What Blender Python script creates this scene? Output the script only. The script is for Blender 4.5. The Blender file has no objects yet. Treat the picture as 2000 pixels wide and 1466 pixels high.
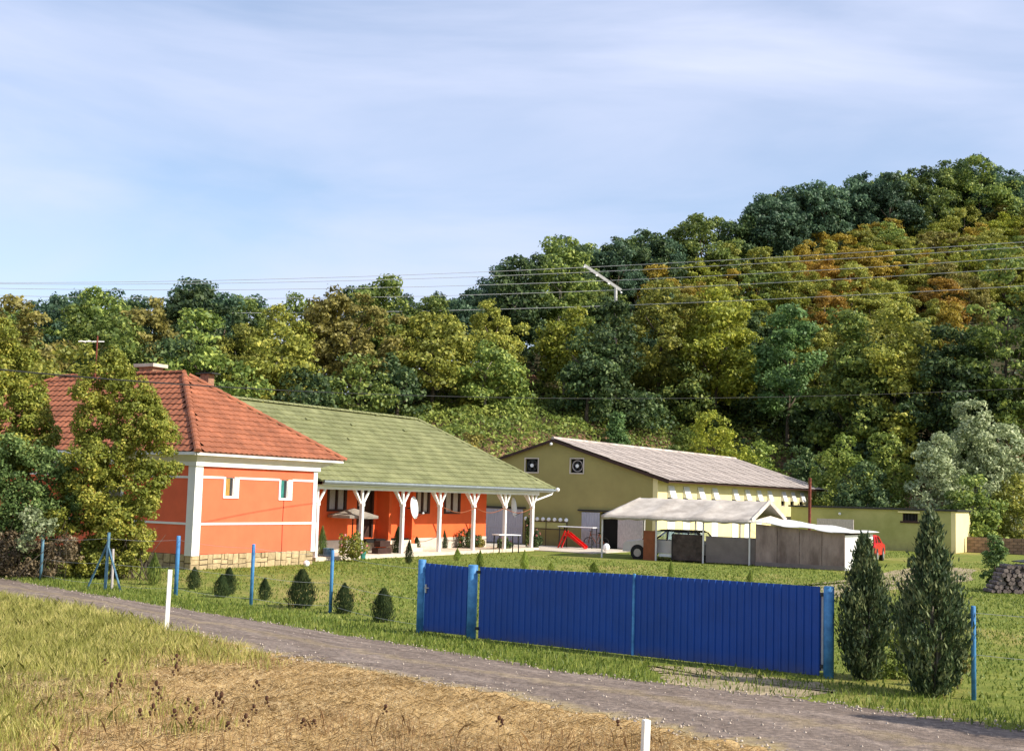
import bpy, math, random
import numpy as np
from mathutils import Vector, Matrix
sc = bpy.context.scene
rad = math.radians
random.seed(7); rng = np.random.default_rng(7)

# ------------------------------------------------------------------ camera
F_, PIT, ROLL, CAMZ = 2465.0, rad(5.40), rad(1.642), 3.0
AZ = rad(30.16)
cR = np.array([1, 0, 0.]); cF = np.array([0, math.cos(PIT), math.sin(PIT)]); cU = np.array([0, -math.sin(PIT), math.cos(PIT)])
ca = cR*math.cos(ROLL)+cU*math.sin(ROLL); cb = -cR*math.sin(ROLL)+cU*math.cos(ROLL)
CP = np.array([0, 0, CAMZ])
cam = bpy.data.objects.new('camera', bpy.data.cameras.new('camera'))
cam.data.sensor_width = 36; cam.data.lens = F_/2000*36; cam.data.clip_start = .1; cam.data.clip_end = 6000
m = Matrix(((ca[0], cb[0], -cF[0], 0), (ca[1], cb[1], -cF[1], 0), (ca[2], cb[2], -cF[2], CAMZ), (0, 0, 0, 1)))
cam.matrix_world = m
sc.collection.objects.link(cam); sc.camera = cam
# ------------------------------------------------------------------ sky, sun, exposure
SUN_AZ, SUN_EL = rad(113), rad(36)
w = bpy.data.worlds.new('World'); sc.world = w; w.use_nodes = True
nt = w.node_tree; nt.nodes.clear()
def N(t, ty, **k):
    n = t.nodes.new(ty)
    for a, v in k.items(): setattr(n, a, v)
    return n
sky = N(nt, 'ShaderNodeTexSky', sky_type='NISHITA'); sky.sun_disc = False
sky.sun_elevation = SUN_EL; sky.sun_rotation = SUN_AZ; sky.altitude = 200; sky.air_density = 1.0; sky.dust_density = 1.0; sky.ozone_density = 2.0
tc = N(nt, 'ShaderNodeTexCoord'); mp = N(nt, 'ShaderNodeMapping'); mp.inputs['Scale'].default_value = (1.0, 1.0, 4.6); mp.inputs['Rotation'].default_value = (rad(3), rad(-9), 0)
n1 = N(nt, 'ShaderNodeTexNoise'); n1.inputs['Scale'].default_value = 1.9; n1.inputs['Detail'].default_value = 7; n1.inputs['Roughness'].default_value = .52; n1.inputs['Distortion'].default_value = .5
rmp = N(nt, 'ShaderNodeValToRGB'); rmp.color_ramp.elements[0].position = .36; rmp.color_ramp.elements[1].position = .70
rmp.color_ramp.elements[0].color = (.22, .22, .22, 1); rmp.color_ramp.elements[1].color = (.95, .95, .95, 1)
mix = N(nt, 'ShaderNodeMix', data_type='RGBA'); mix.inputs['B'].default_value = (4.15, 4.5, 5.75, 1)
bg = N(nt, 'ShaderNodeBackground'); bg.inputs['Strength'].default_value = .14
wo = N(nt, 'ShaderNodeOutputWorld')
L = nt.links.new
L(tc.outputs['Generated'], mp.inputs['Vector']); L(mp.outputs[0], n1.inputs['Vector']); L(n1.outputs[0], rmp.inputs[0]); L(rmp.outputs[0], mix.inputs['Factor'])
L(sky.outputs[0], mix.inputs['A']); L(mix.outputs['Result'], bg.inputs[0]); L(bg.outputs[0], wo.inputs[0])
sun = bpy.data.objects.new('sun', bpy.data.lights.new('sun', 'SUN')); sc.collection.objects.link(sun)
sun.data.energy = 5.0; sun.data.angle = rad(.53); sun.data.color = (1, .93, .80)
sv = Vector((math.sin(SUN_AZ)*math.cos(SUN_EL), math.cos(SUN_AZ)*math.cos(SUN_EL), math.sin(SUN_EL)))
sun.rotation_euler = sv.to_track_quat('Z', 'Y').to_euler()
vs = sc.view_settings; vs.view_transform = 'Standard'; vs.look = 'None'; vs.exposure = 0.47; vs.gamma = 1; vs.use_curve_mapping = False

# ------------------------------------------------------------------ survey helpers (photo point -> place on ground / on a wall plane)
def ray(x, y): return ca*(x-1000)/F_-cb*(y-733)/F_+cF
def G(x, y, z=0.0):
    d = ray(x, y); return CP+d*(z-CAMZ)/d[2]
def Dp(x, y, Y):
    d = ray(x, y); return CP+d*Y/d[1]
def px(P):
    d = np.array(P, float)-CP; return (1000+F_*(d@ca)/(d@cF), 733-F_*(d@cb)/(d@cF))
U2 = np.array([math.sin(AZ), math.cos(AZ), 0]); U1 = np.array([-math.cos(AZ), math.sin(AZ), 0]); ZZ = np.array([0, 0, 1.])
def Wp(x, y, P, d):
    rr = ray(x, y); n = np.array([d[1], -d[0], 0]); t = ((P-CP)@n)/(rr@n); Q = CP+rr*t; return ((Q-P)@d, Q[2])

# ------------------------------------------------------------------ object helpers
def tag(o, label=None, cat=None, group=None, kind=None):
    if label: o['label'] = label
    if cat: o['category'] = cat
    if group: o['group'] = group
    if kind: o['kind'] = kind
    return o
def link(name, me, parent=None, mats=None):
    o = bpy.data.objects.new(name, me); sc.collection.objects.link(o)
    if parent is not None: o.parent = parent
    return o
def empty(name, loc=(0, 0, 0), rz=0):
    o = bpy.data.objects.new(name, None); sc.collection.objects.link(o); o.location = loc; o.rotation_euler = (0, 0, rz); o.empty_display_size = .2
    return o
def mk(name, V, Fc, m, smooth=False):
    me = bpy.data.meshes.new(name); me.from_pydata([tuple(v) for v in V], [], Fc); me.materials.append(m)
    if smooth: me.shade_smooth()
    return me
def mk_np(name, V, nper, m, smooth=False):
    """V (n*nper,3): n separate polygons of nper vertices each"""
    V = np.ascontiguousarray(V, dtype=np.float32).reshape(-1, 3); nv = len(V); nf = nv//nper
    me = bpy.data.meshes.new(name); me.vertices.add(nv); me.vertices.foreach_set('co', V.ravel())
    me.loops.add(nv); me.loops.foreach_set('vertex_index', np.arange(nv, dtype=np.int32))
    me.polygons.add(nf); me.polygons.foreach_set('loop_start', np.arange(0, nv, nper, dtype=np.int32))
    me.materials.append(m); me.update(calc_edges=True)
    if smooth: me.shade_smooth()
    return me
class Fr:
    """building frame: u along first wall, v along second, z up"""
    def __init__(s, O, u, v): s.O = np.array([O[0], O[1], 0.]); s.u = u; s.v = v
    def p(s, u, v, z): return s.O+s.u*u+s.v*v+ZZ*z
class MB:
    def __init__(s): s.V = []; s.F = []
    def quadbox(s, P8):
        b = len(s.V); s.V += [tuple(p) for p in P8]
        s.F += [tuple(b+i for i in f) for f in ((0, 3, 2, 1), (4, 5, 6, 7), (0, 1, 5, 4), (1, 2, 6, 5), (2, 3, 7, 6), (3, 0, 4, 7))]
        return s
    def fb(s, fr, u0, u1, v0, v1, z0, z1):
        return s.quadbox([fr.p(u0, v0, z0), fr.p(u1, v0, z0), fr.p(u1, v1, z0), fr.p(u0, v1, z0), fr.p(u0, v0, z1), fr.p(u1, v0, z1), fr.p(u1, v1, z1), fr.p(u0, v1, z1)])
    def prism(s, pts, ext):
        pts = [np.array(p, float) for p in pts]; ext = np.array(ext, float); b = len(s.V); n = len(pts)
        s.V += [tuple(p) for p in pts]+[tuple(p+ext) for p in pts]
        s.F += [tuple(b+i for i in range(n)), tuple(b+n+i for i in reversed(range(n)))]
        s.F += [(b+i, b+n+i, b+n+(i+1) % n, b+(i+1) % n) for i in range(n)]
        return s
    def bar(s, a, b_, w_, h_=None, up=ZZ):
        a = np.array(a, float); b_ = np.array(b_, float); d = b_-a; d /= np.linalg.norm(d); h_ = h_ or w_
        x = np.cross(d, up)
        if np.linalg.norm(x) < 1e-4: x = np.cross(d, np.array([1., .3, 0]))
        x /= np.linalg.norm(x); y = np.cross(x, d)
        c = [(-1, -1), (1, -1), (1, 1), (-1, 1)]
        return s.quadbox([a+x*i*w_/2+y*j*h_/2 for i, j in c]+[b_+x*i*w_/2+y*j*h_/2 for i, j in c])
    def tube(s, pts, rs, n=8, cap=True):
        pts = [np.array(p, float) for p in pts]
        if not hasattr(rs, '__len__'): rs = [rs]*len(pts)
        b = len(s.V)
        for i, p in enumerate(pts):
            d = pts[min(i+1, len(pts)-1)]-pts[max(i-1, 0)]; d = d/np.linalg.norm(d)
            r = np.array([0, 0, 1.]) if abs(d[2]) < .9 else np.array([1., 0, 0])
            x = np.cross(d, r); x /= np.linalg.norm(x); y = np.cross(d, x)
            for k in range(n):
                t = 2*math.pi*k/n; s.V.append(tuple(p+(x*math.cos(t)+y*math.sin(t))*rs[i]))
        for i in range(len(pts)-1):
            for k in range(n): s.F.append((b+i*n+k, b+i*n+(k+1) % n, b+(i+1)*n+(k+1) % n, b+(i+1)*n+k))
        if cap:
            s.F.append(tuple(b+k for k in reversed(range(n)))); e = b+(len(pts)-1)*n; s.F.append(tuple(e+k for k in range(n)))
        return s
    def disc(s, c, nrm, r, th, n=16):
        c = np.array(c, float); nrm = np.array(nrm, float); nrm /= np.linalg.norm(nrm); return s.tube([c-nrm*th/2, c+nrm*th/2], [r, r], n)
    def blob(s, c, r, n=8, sq=1.0):
        pts = []; rs = []
        for i in range(7):
            t = math.pi*(i+.02)/6.04; pts.append(np.array(c)-ZZ*math.cos(t)*r*sq); rs.append(max(.001, math.sin(t)*r))
        return s.tube(pts, rs, n)
    def build(s, name, m, parent=None, smooth=False, bevel=0):
        o = link(name, mk(name, s.V, s.F, m, smooth), parent)
        if bevel:
            md = o.modifiers.new('b', 'BEVEL'); md.width = bevel; md.segments = 1; md.limit_method = 'ANGLE'
        return o
# ------------------------------------------------------------------ materials
def mat(name, c, rough=.8, var=.12, scale=3.0, c2=None, bump=.0, bscale=40, metal=0, coords='Object', lo=.35, hi=.65, stretch=(1, 1, 1), streak=None, spec=.3):
    m = bpy.data.materials.new(name); m.use_nodes = True; t = m.node_tree; t.nodes.clear(); l = t.links.new
    out = N(t, 'ShaderNodeOutputMaterial'); b = N(t, 'ShaderNodeBsdfPrincipled'); l(b.outputs[0], out.inputs[0])
    b.inputs['Roughness'].default_value = rough; b.inputs['Metallic'].default_value = metal; b.inputs['Specular IOR Level'].default_value = spec
    tc = N(t, 'ShaderNodeTexCoord'); mp = N(t, 'ShaderNodeMapping'); mp.inputs['Scale'].default_value = stretch
    if coords == 'World':
        g = N(t, 'ShaderNodeNewGeometry'); l(g.outputs['Position'], mp.inputs['Vector'])
    else: l(tc.outputs[coords], mp.inputs['Vector'])
    no = N(t, 'ShaderNodeTexNoise'); no.inputs['Scale'].default_value = scale; no.inputs['Detail'].default_value = 6; no.inputs['Roughness'].default_value = .65
    l(mp.outputs[0], no.inputs['Vector'])
    r = N(t, 'ShaderNodeValToRGB'); r.color_ramp.elements[0].position = lo; r.color_ramp.elements[1].position = hi
    a = tuple(x*(1-var) for x in c); bb = c2 or tuple(min(1, x*(1+var)) for x in c)
    r.color_ramp.elements[0].color = (*a, 1); r.color_ramp.elements[1].color = (*bb, 1)
    l(no.outputs[0], r.inputs[0]); l(r.outputs[0], b.inputs['Base Color'])
    if bump:
        n2 = N(t, 'ShaderNodeTexNoise'); n2.inputs['Scale'].default_value = bscale; n2.inputs['Detail'].default_value = 4; l(mp.outputs[0], n2.inputs['Vector'])
        bp = N(t, 'ShaderNodeBump'); bp.inputs['Strength'].default_value = bump; bp.inputs['Distance'].default_value = .03; l(n2.outputs[0], bp.inputs['Height']); l(bp.outputs[0], b.inputs['Normal'])
    m['_r'] = 1
    return m
def objvar(m, amt=.3):
    """piece-to-piece tone differences (each tile / stone / sheet fired or weathered a little differently)"""
    t = m.node_tree; l = t.links.new; b = [n for n in t.nodes if n.type == 'BSDF_PRINCIPLED'][0]
    src = b.inputs['Base Color'].links[0].from_socket
    oi = N(t, 'ShaderNodeObjectInfo'); mr = N(t, 'ShaderNodeMapRange'); mr.inputs['To Min'].default_value = 1-amt; mr.inputs['To Max'].default_value = 1+amt
    l(oi.outputs['Random'], mr.inputs['Value']); hs = N(t, 'ShaderNodeHueSaturation'); l(mr.outputs[0], hs.inputs['Value']); l(src, hs.inputs['Color']); l(hs.outputs[0], b.inputs['Base Color'])
    return m
def islandvar(m, amt=.3, hue=.0):
    t = m.node_tree; l = t.links.new; b = [n for n in t.nodes if n.type == 'BSDF_PRINCIPLED'][0]
    src = b.inputs['Base Color'].links[0].from_socket
    g = N(t, 'ShaderNodeNewGeometry'); mr = N(t, 'ShaderNodeMapRange'); mr.inputs['To Min'].default_value = 1-amt; mr.inputs['To Max'].default_value = 1+amt
    l(g.outputs['Random Per Island'], mr.inputs['Value']); hs = N(t, 'ShaderNodeHueSaturation'); l(mr.outputs[0], hs.inputs['Value']); l(src, hs.inputs['Color']); l(hs.outputs[0], b.inputs['Base Color'])
    return m
def leafmat(name, c, c2=None, trans=.35, oscale=1.2, var=.35):
    """foliage: hue varies from leaf to leaf, clump to clump and plant to plant"""
    m = bpy.data.materials.new(name); m.use_nodes = True; t = m.node_tree; t.nodes.clear(); l = t.links.new
    out = N(t, 'ShaderNodeOutputMaterial'); d = N(t, 'ShaderNodeBsdfPrincipled'); d.inputs['Roughness'].default_value = .55; d.inputs['Specular IOR Level'].default_value = .3
    tr = N(t, 'ShaderNodeBsdfTranslucent'); mx = N(t, 'ShaderNodeMixShader'); mx.inputs[0].default_value = trans
    l(d.outputs[0], mx.inputs[1]); l(tr.outputs[0], mx.inputs[2]); l(mx.outputs[0], out.inputs[0])
    g = N(t, 'ShaderNodeNewGeometry'); no = N(t, 'ShaderNodeTexNoise'); no.inputs['Scale'].default_value = oscale; no.inputs['Detail'].default_value = 3
    l(g.outputs['Position'], no.inputs['Vector'])
    ad = N(t, 'ShaderNodeMath', operation='MULTIPLY_ADD'); ad.inputs[1].default_value = .45; l(g.outputs['Random Per Island'], ad.inputs[0])
    ml = N(t, 'ShaderNodeMath', operation='SUBTRACT'); l(no.outputs[0], ml.inputs[0]); ml.inputs[1].default_value = .22; l(ml.outputs[0], ad.inputs[2])
    r = N(t, 'ShaderNodeValToRGB'); r.color_ramp.elements[0].position = .28; r.color_ramp.elements[1].position = .78
    c2 = c2 or (c[0]*1.6, c[1]*1.35, c[2])
    r.color_ramp.elements[0].color = (*[x*(1-var) for x in c], 1); r.color_ramp.elements[1].color = (*c2, 1); e = r.color_ramp.elements.new(.5); e.color = (*c, 1)
    l(ad.outputs[0], r.inputs[0])
    oi = N(t, 'ShaderNodeObjectInfo'); mr = N(t, 'ShaderNodeMapRange'); mr.inputs['To Min'].default_value = .78; mr.inputs['To Max'].default_value = 1.25; l(oi.outputs['Random'], mr.inputs['Value'])
    hs = N(t, 'ShaderNodeHueSaturation'); l(mr.outputs[0], hs.inputs['Value']); l(r.outputs[0], hs.inputs['Color'])
    l(hs.outputs[0], d.inputs['Base Color']); l(hs.outputs[0], tr.inputs['Color'])
    return m

M = {}
M['orange'] = mat('orange_render', (.80, .150, .068), .85, .07, 1.2, bump=.15, bscale=60)
M['shaded_redwall'] = mat('red_orange_shaded_render', (.76, .125, .035), .85, .07, 1.2, bump=.15, bscale=60)  # orange render deepened: shade under the porch roof is put into the colour
M['white'] = mat('white_paint', (.80, .79, .77), .6, .05, 2)
M['cornice'] = mat('cornice_paint', (.66, .63, .60), .7, .06, 2)
M['redtile'] = objvar(mat('red_roof_tile', (.30, .105, .052), .75, .22, 1.1, bump=.2, coords='World'), .14)
M['redtile2'] = islandvar(mat('red_roof_tile_field', (.30, .105, .052), .75, .22, 1.1, bump=.2, coords='World'), .14)
M['greentile'] = objvar(mat('green_roof_tile', (.175, .185, .075), .75, .2, 1.0, c2=(.225, .23, .105), bump=.2, coords='World'), .12)
M['greentile2'] = islandvar(mat('green_roof_tile_field', (.175, .185, .075), .75, .2, 1.0, c2=(.225, .23, .105), bump=.2, coords='World'), .12)
M['stone'] = objvar(mat('yellow_stone', (.42, .32, .18), .9, .2, 6, bump=.5, bscale=25), .22)
M['mortar'] = mat('mortar', (.17, .13, .09), .95, .1)
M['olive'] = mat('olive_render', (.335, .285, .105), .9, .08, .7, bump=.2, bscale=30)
M['yellow'] = mat('pale_yellow_sunlit_render', (.78, .67, .34), .9, .06, .8, bump=.2, bscale=30)  # olive render lightened: sunlight on side and end walls is put in
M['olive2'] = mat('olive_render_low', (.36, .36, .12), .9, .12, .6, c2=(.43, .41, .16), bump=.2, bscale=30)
M['barnroof'] = objvar(mat('fibre_cement', (.38, .32, .285), .9, .28, 1.1, c2=(.56, .485, .43), bump=.3, bscale=12, stretch=(1, 1, 1)), .10)
M['darkmetal'] = mat('dark_metal', (.03, .03, .03), .5, .2)
M['black'] = mat('dark_opening', (.012, .011, .010), .9, .1)
M['gate'] = mat('blue_gate_sheet', (.0, .052, .29), .55, .10, 1.5, metal=.0, spec=.5)
def dirty(m, z0=.45, col=(.20, .15, .10)):
    t = m.node_tree; l = t.links.new; b = [n for n in t.nodes if n.type == 'BSDF_PRINCIPLED'][0]; src = b.inputs['Base Color'].links[0].from_socket
    g = N(t, 'ShaderNodeNewGeometry'); sx = N(t, 'ShaderNodeSeparateXYZ'); l(g.outputs['Position'], sx.inputs[0]); no = N(t, 'ShaderNodeTexNoise'); no.inputs['Scale'].default_value = 3.5; no.inputs['Detail'].default_value = 7; l(g.outputs['Position'], no.inputs['Vector'])
    mr = N(t, 'ShaderNodeMapRange'); mr.inputs['From Max'].default_value = z0; mr.inputs['To Min'].default_value = 1.1; mr.inputs['To Max'].default_value = .0; l(sx.outputs[2], mr.inputs[0])
    mu = N(t, 'ShaderNodeMath', operation='MULTIPLY'); l(mr.outputs[0], mu.inputs[0]); l(no.outputs[0], mu.inputs[1]); pw = N(t, 'ShaderNodeMath', operation='POWER'); l(mu.outputs[0], pw.inputs[0]); pw.inputs[1].default_value = 1.6; pw.use_clamp = True
    mx = N(t, 'ShaderNodeMix', data_type='RGBA'); l(pw.outputs[0], mx.inputs['Factor']); l(src, mx.inputs['A']); mx.inputs['B'].default_value = (*col, 1); l(mx.outputs['Result'], b.inputs['Base Color']); return m
M['bluepost'] = mat('light_blue_post_paint', (.055, .20, .46), .55, .25, 5, c2=(.09, .30, .58))
M['bluegreen'] = mat('weathered_blue_post', (.10, .20, .28), .7, .3, 8)
M['guttergrey'] = mat('shadow_grey_gutter', (.20, .23, .25), .5, .15, 3)  # darker grey blue: the shadow line at the fascia is put into the colour
M['whitepost'] = mat('white_post', (.78, .76, .70), .7, .08, 6)
M['greydoor'] = mat('grey_door_boards', (.42, .40, .44), .8, .15, 5, stretch=(6, 6, .4))
M['brown'] = mat('dark_brown_wood', (.045, .02, .015), .6, .3, 4)
M['glass'] = mat('window_glass', (.03, .035, .04), .08, .2, 2, spec=.8)
cg = bpy.data.materials.new('clear_car_glass'); cg.use_nodes = True; t_ = cg.node_tree; t_.nodes.clear(); o1 = N(t_, 'ShaderNodeOutputMaterial'); a1 = N(t_, 'ShaderNodeBsdfTransparent'); a1.inputs[0].default_value = (.72, .78, .76, 1); g1 = N(t_, 'ShaderNodeBsdfGlossy'); g1.inputs['Roughness'].default_value = .05; x1 = N(t_, 'ShaderNodeMixShader'); x1.inputs[0].default_value = .14
t_.links.new(a1.outputs[0], x1.inputs[1]); t_.links.new(g1.outputs[0], x1.inputs[2]); t_.links.new(x1.outputs[0], o1.inputs[0]); M['carglass'] = cg
M['curtain'] = mat('curtain', (.45, .40, .38), .9, .25, 9, stretch=(5, 5, .6))
M['amber'] = mat('amber_blind', (.38, .22, .05), .5, .3, 10, stretch=(4, 4, .5))
M['teal'] = mat('teal_blind', (.04, .20, .17), .4, .4, 8, stretch=(4, 4, .5))
M['tarp'] = mat('pale_tarpaulin', (.43, .375, .32), .8, .16, 1.2, c2=(.58, .52, .45), bump=.4, bscale=3)
M['shed'] = mat('weathered_shed_sheet', (.24, .17, .145), .9, .3, 1.6, c2=(.38, .285, .245), bump=.3, bscale=8, stretch=(1, 1, .35))
M['shedmesh'] = mat('dark_shade_net', (.075, .055, .045), .9, .45, 2.5)
M['greypanel'] = mat('taupe_panel', (.20, .165, .15), .9, .12, 2)
M['rustpanel'] = mat('rust_brown_panel', (.26, .085, .035), .8, .15, 3)
M['rust'] = mat('rusty_steel', (.16, .04, .025), .8, .4, 6)
M['shedroof'] = mat('white_roof_sheet', (.74, .72, .72), .7, .12, 2)
M['concrete'] = mat('concrete', (.55, .48, .40), .9, .15, 1.5, bump=.2)
M['paving'] = mat('beige_paving', (.62, .53, .42), .9, .12, 3, bump=.2)
M['brick'] = mat('red_brown_brick', (.30, .16, .10), .9, .3, 6, bump=.3)
M['red'] = mat('red_plastic', (.65, .015, .012), .35, .1)
M['carred'] = mat('red_car_paint', (.55, .015, .02), .25, .05, spec=.6)
M['carsilver'] = mat('silver_car_paint', (.60, .56, .54), .3, .06, spec=.6)
M['cardark'] = mat('dark_car_paint', (.03, .03, .035), .3, .1, spec=.6)
M['tyre'] = mat('tyre_rubber', (.02, .02, .02), .8, .2)
M['hub'] = mat('wheel_hub', (.4, .4, .42), .4, .1, metal=.5)
M['bark'] = mat('bark', (.09, .07, .05), .95, .35, 3, bump=.5, bscale=10)
M['palebark'] = mat('pale_bark', (.20, .18, .14), .95, .3, 3, bump=.5, bscale=10)
M['darkwood'] = mat('tarred_wood', (.025, .02, .018), .95, .3, 3)
M['wire'] = mat('cable', (.42, .42, .42), .6, .05)
M['blackwire'] = mat('black_cable', (.02, .02, .02), .6, .05)
M['concpole'] = mat('pole_concrete', (.55, .53, .51), .8, .1, 3)
M['pink'] = mat('pink_petals', (.70, .12, .16), .7, .4, 8, c2=(.8, .4, .35))
M['logs'] = mat('dark_logs', (.10, .075, .07), .95, .5, 6, bump=.5, c2=(.26, .21, .19))
M['grey'] = mat('grey_fabric', (.30, .26, .22), .9, .2)
M['plastic'] = mat('white_plastic', (.8, .8, .8), .4, .04)
M['seed'] = mat('dried_seed_head', (.07, .03, .015), .9, .4, 12)
M['straw'] = mat('dry_stalk', (.35, .24, .10), .9, .3, 8)
dirty(M['gate'], .3, (.12, .10, .08)); dirty(M['orange'], 1.1, (.42, .17, .10)); dirty(M['olive'], 1.6, (.17, .13, .07)); dirty(M['olive2'], 1.2, (.20, .17, .08)); dirty(M['yellow'], 1.2, (.4, .3, .16))
LM = {
 'olive': leafmat('leaves_olive', (.24, .265, .045), (.54, .50, .10)),
 'green': leafmat('leaves_green', (.15, .22, .05), (.43, .48, .11)),
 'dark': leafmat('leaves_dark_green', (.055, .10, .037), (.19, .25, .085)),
 'teal': leafmat('leaves_blue_green', (.065, .125, .07), (.17, .26, .14)),
 'acacia': leafmat('leaves_acacia', (.11, .20, .065), (.22, .34, .11), oscale=.6),
 'gold': leafmat('leaves_gold', (.38, .29, .04), (.60, .44, .07)),
 'rust': leafmat('leaves_rust', (.36, .215, .035), (.52, .32, .05)),
 'brownleaf': leafmat('leaves_brown', (.22, .20, .05), (.38, .32, .085)),
 'lime': leafmat('leaves_lime', (.26, .30, .035), (.50, .48, .07)),
 'vine': leafmat('leaves_vine', (.20, .28, .05), (.50, .55, .12), oscale=.35),
 'silver': leafmat('leaves_silver_willow', (.30, .36, .18), (.62, .66, .40)),
 'thuja': leafmat('leaves_thuja', (0.036, 0.062, 0.022), (0.090, 0.114, 0.036), trans=.2),
 'conifer': leafmat('leaves_conifer', (0.056, 0.094, 0.037), (0.237, 0.263, 0.106), trans=.2, oscale=3),
 'leftree': leafmat('leaves_yellowing_hedge_tree', (.26, .30, .045), (.56, .50, .09), oscale=1.0),
 'lefdark': leafmat('leaves_ivy_green', (.11, .18, .05), (.30, .38, .12), oscale=1.0),
 'twig': leafmat('dry_twigs', (.15, .11, .06), (.24, .18, .10), trans=.1),
}
# ------------------------------------------------------------------ terrain
FX = np.array([-400, -60, -30, -12, 0, 12, 22, 35, 60, 400.]); FY = np.array([70, 80, 86, 90, 98, 112, 117, 110, 104, 95.])
BX = np.array([-400, -40, -12, 0, 12, 24, 34, 60, 400.]); BH = np.array([2.5, 2.5, 5.0, 6.6, 7.2, 6.5, 3.5, 2.5, 2])
CX = np.array([-400, -50, -40, -20, -3, 6, 19, 39, 54, 75, 400.]); CZ = np.array([7, 8.5, 10, 11.5, 16.5, 22.0, 26.5, 34, 38.5, 42, 48.]); CY = np.array([120, 125, 125, 125, 140, 150, 162, 174, 180, 185, 200.])
def smooth(t): t = np.clip(t, 0, 1); return t*t*(3-2*t)
def hz(X, Y):
    X = np.asarray(X, float); Y = np.asarray(Y, float)
    fy = np.interp(X, FX, FY); d = Y-fy; bh = np.interp(X, BX, BH)
    bank = bh*smooth(d/9.0); cz = np.interp(X, CX, CZ); cy = np.interp(X, CX, CY)
    t = np.clip((d-5)/(cy-fy-5), 0, 1); up = (cz-bh)*(t*.85+.15*smooth(t))
    dn = -np.clip(Y-cy-6, 0, 200)*.12
    return np.where(d > 0, bank+up+dn, 0.0)
gx = np.concatenate([np.array([-2500, -1200, -600, -350, -220]), np.arange(-160, 161, 2.5), np.array([220, 350, 600, 1200, 2500])])
gy = np.concatenate([np.array([-1500, -400, -100, -30]), np.arange(-10, 231, 2.5), np.array([300, 450, 800, 1500, 3500])])
XX, YY = np.meshgrid(gx, gy); ZG = hz(XX, YY)
V = np.stack([XX, YY, ZG], -1).reshape(-1, 3); nx = len(gx)
Fq = [(j*nx+i, j*nx+i+1, (j+1)*nx+i+1, (j+1)*nx+i) for j in range(len(gy)-1) for i in range(nx-1)]
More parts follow.
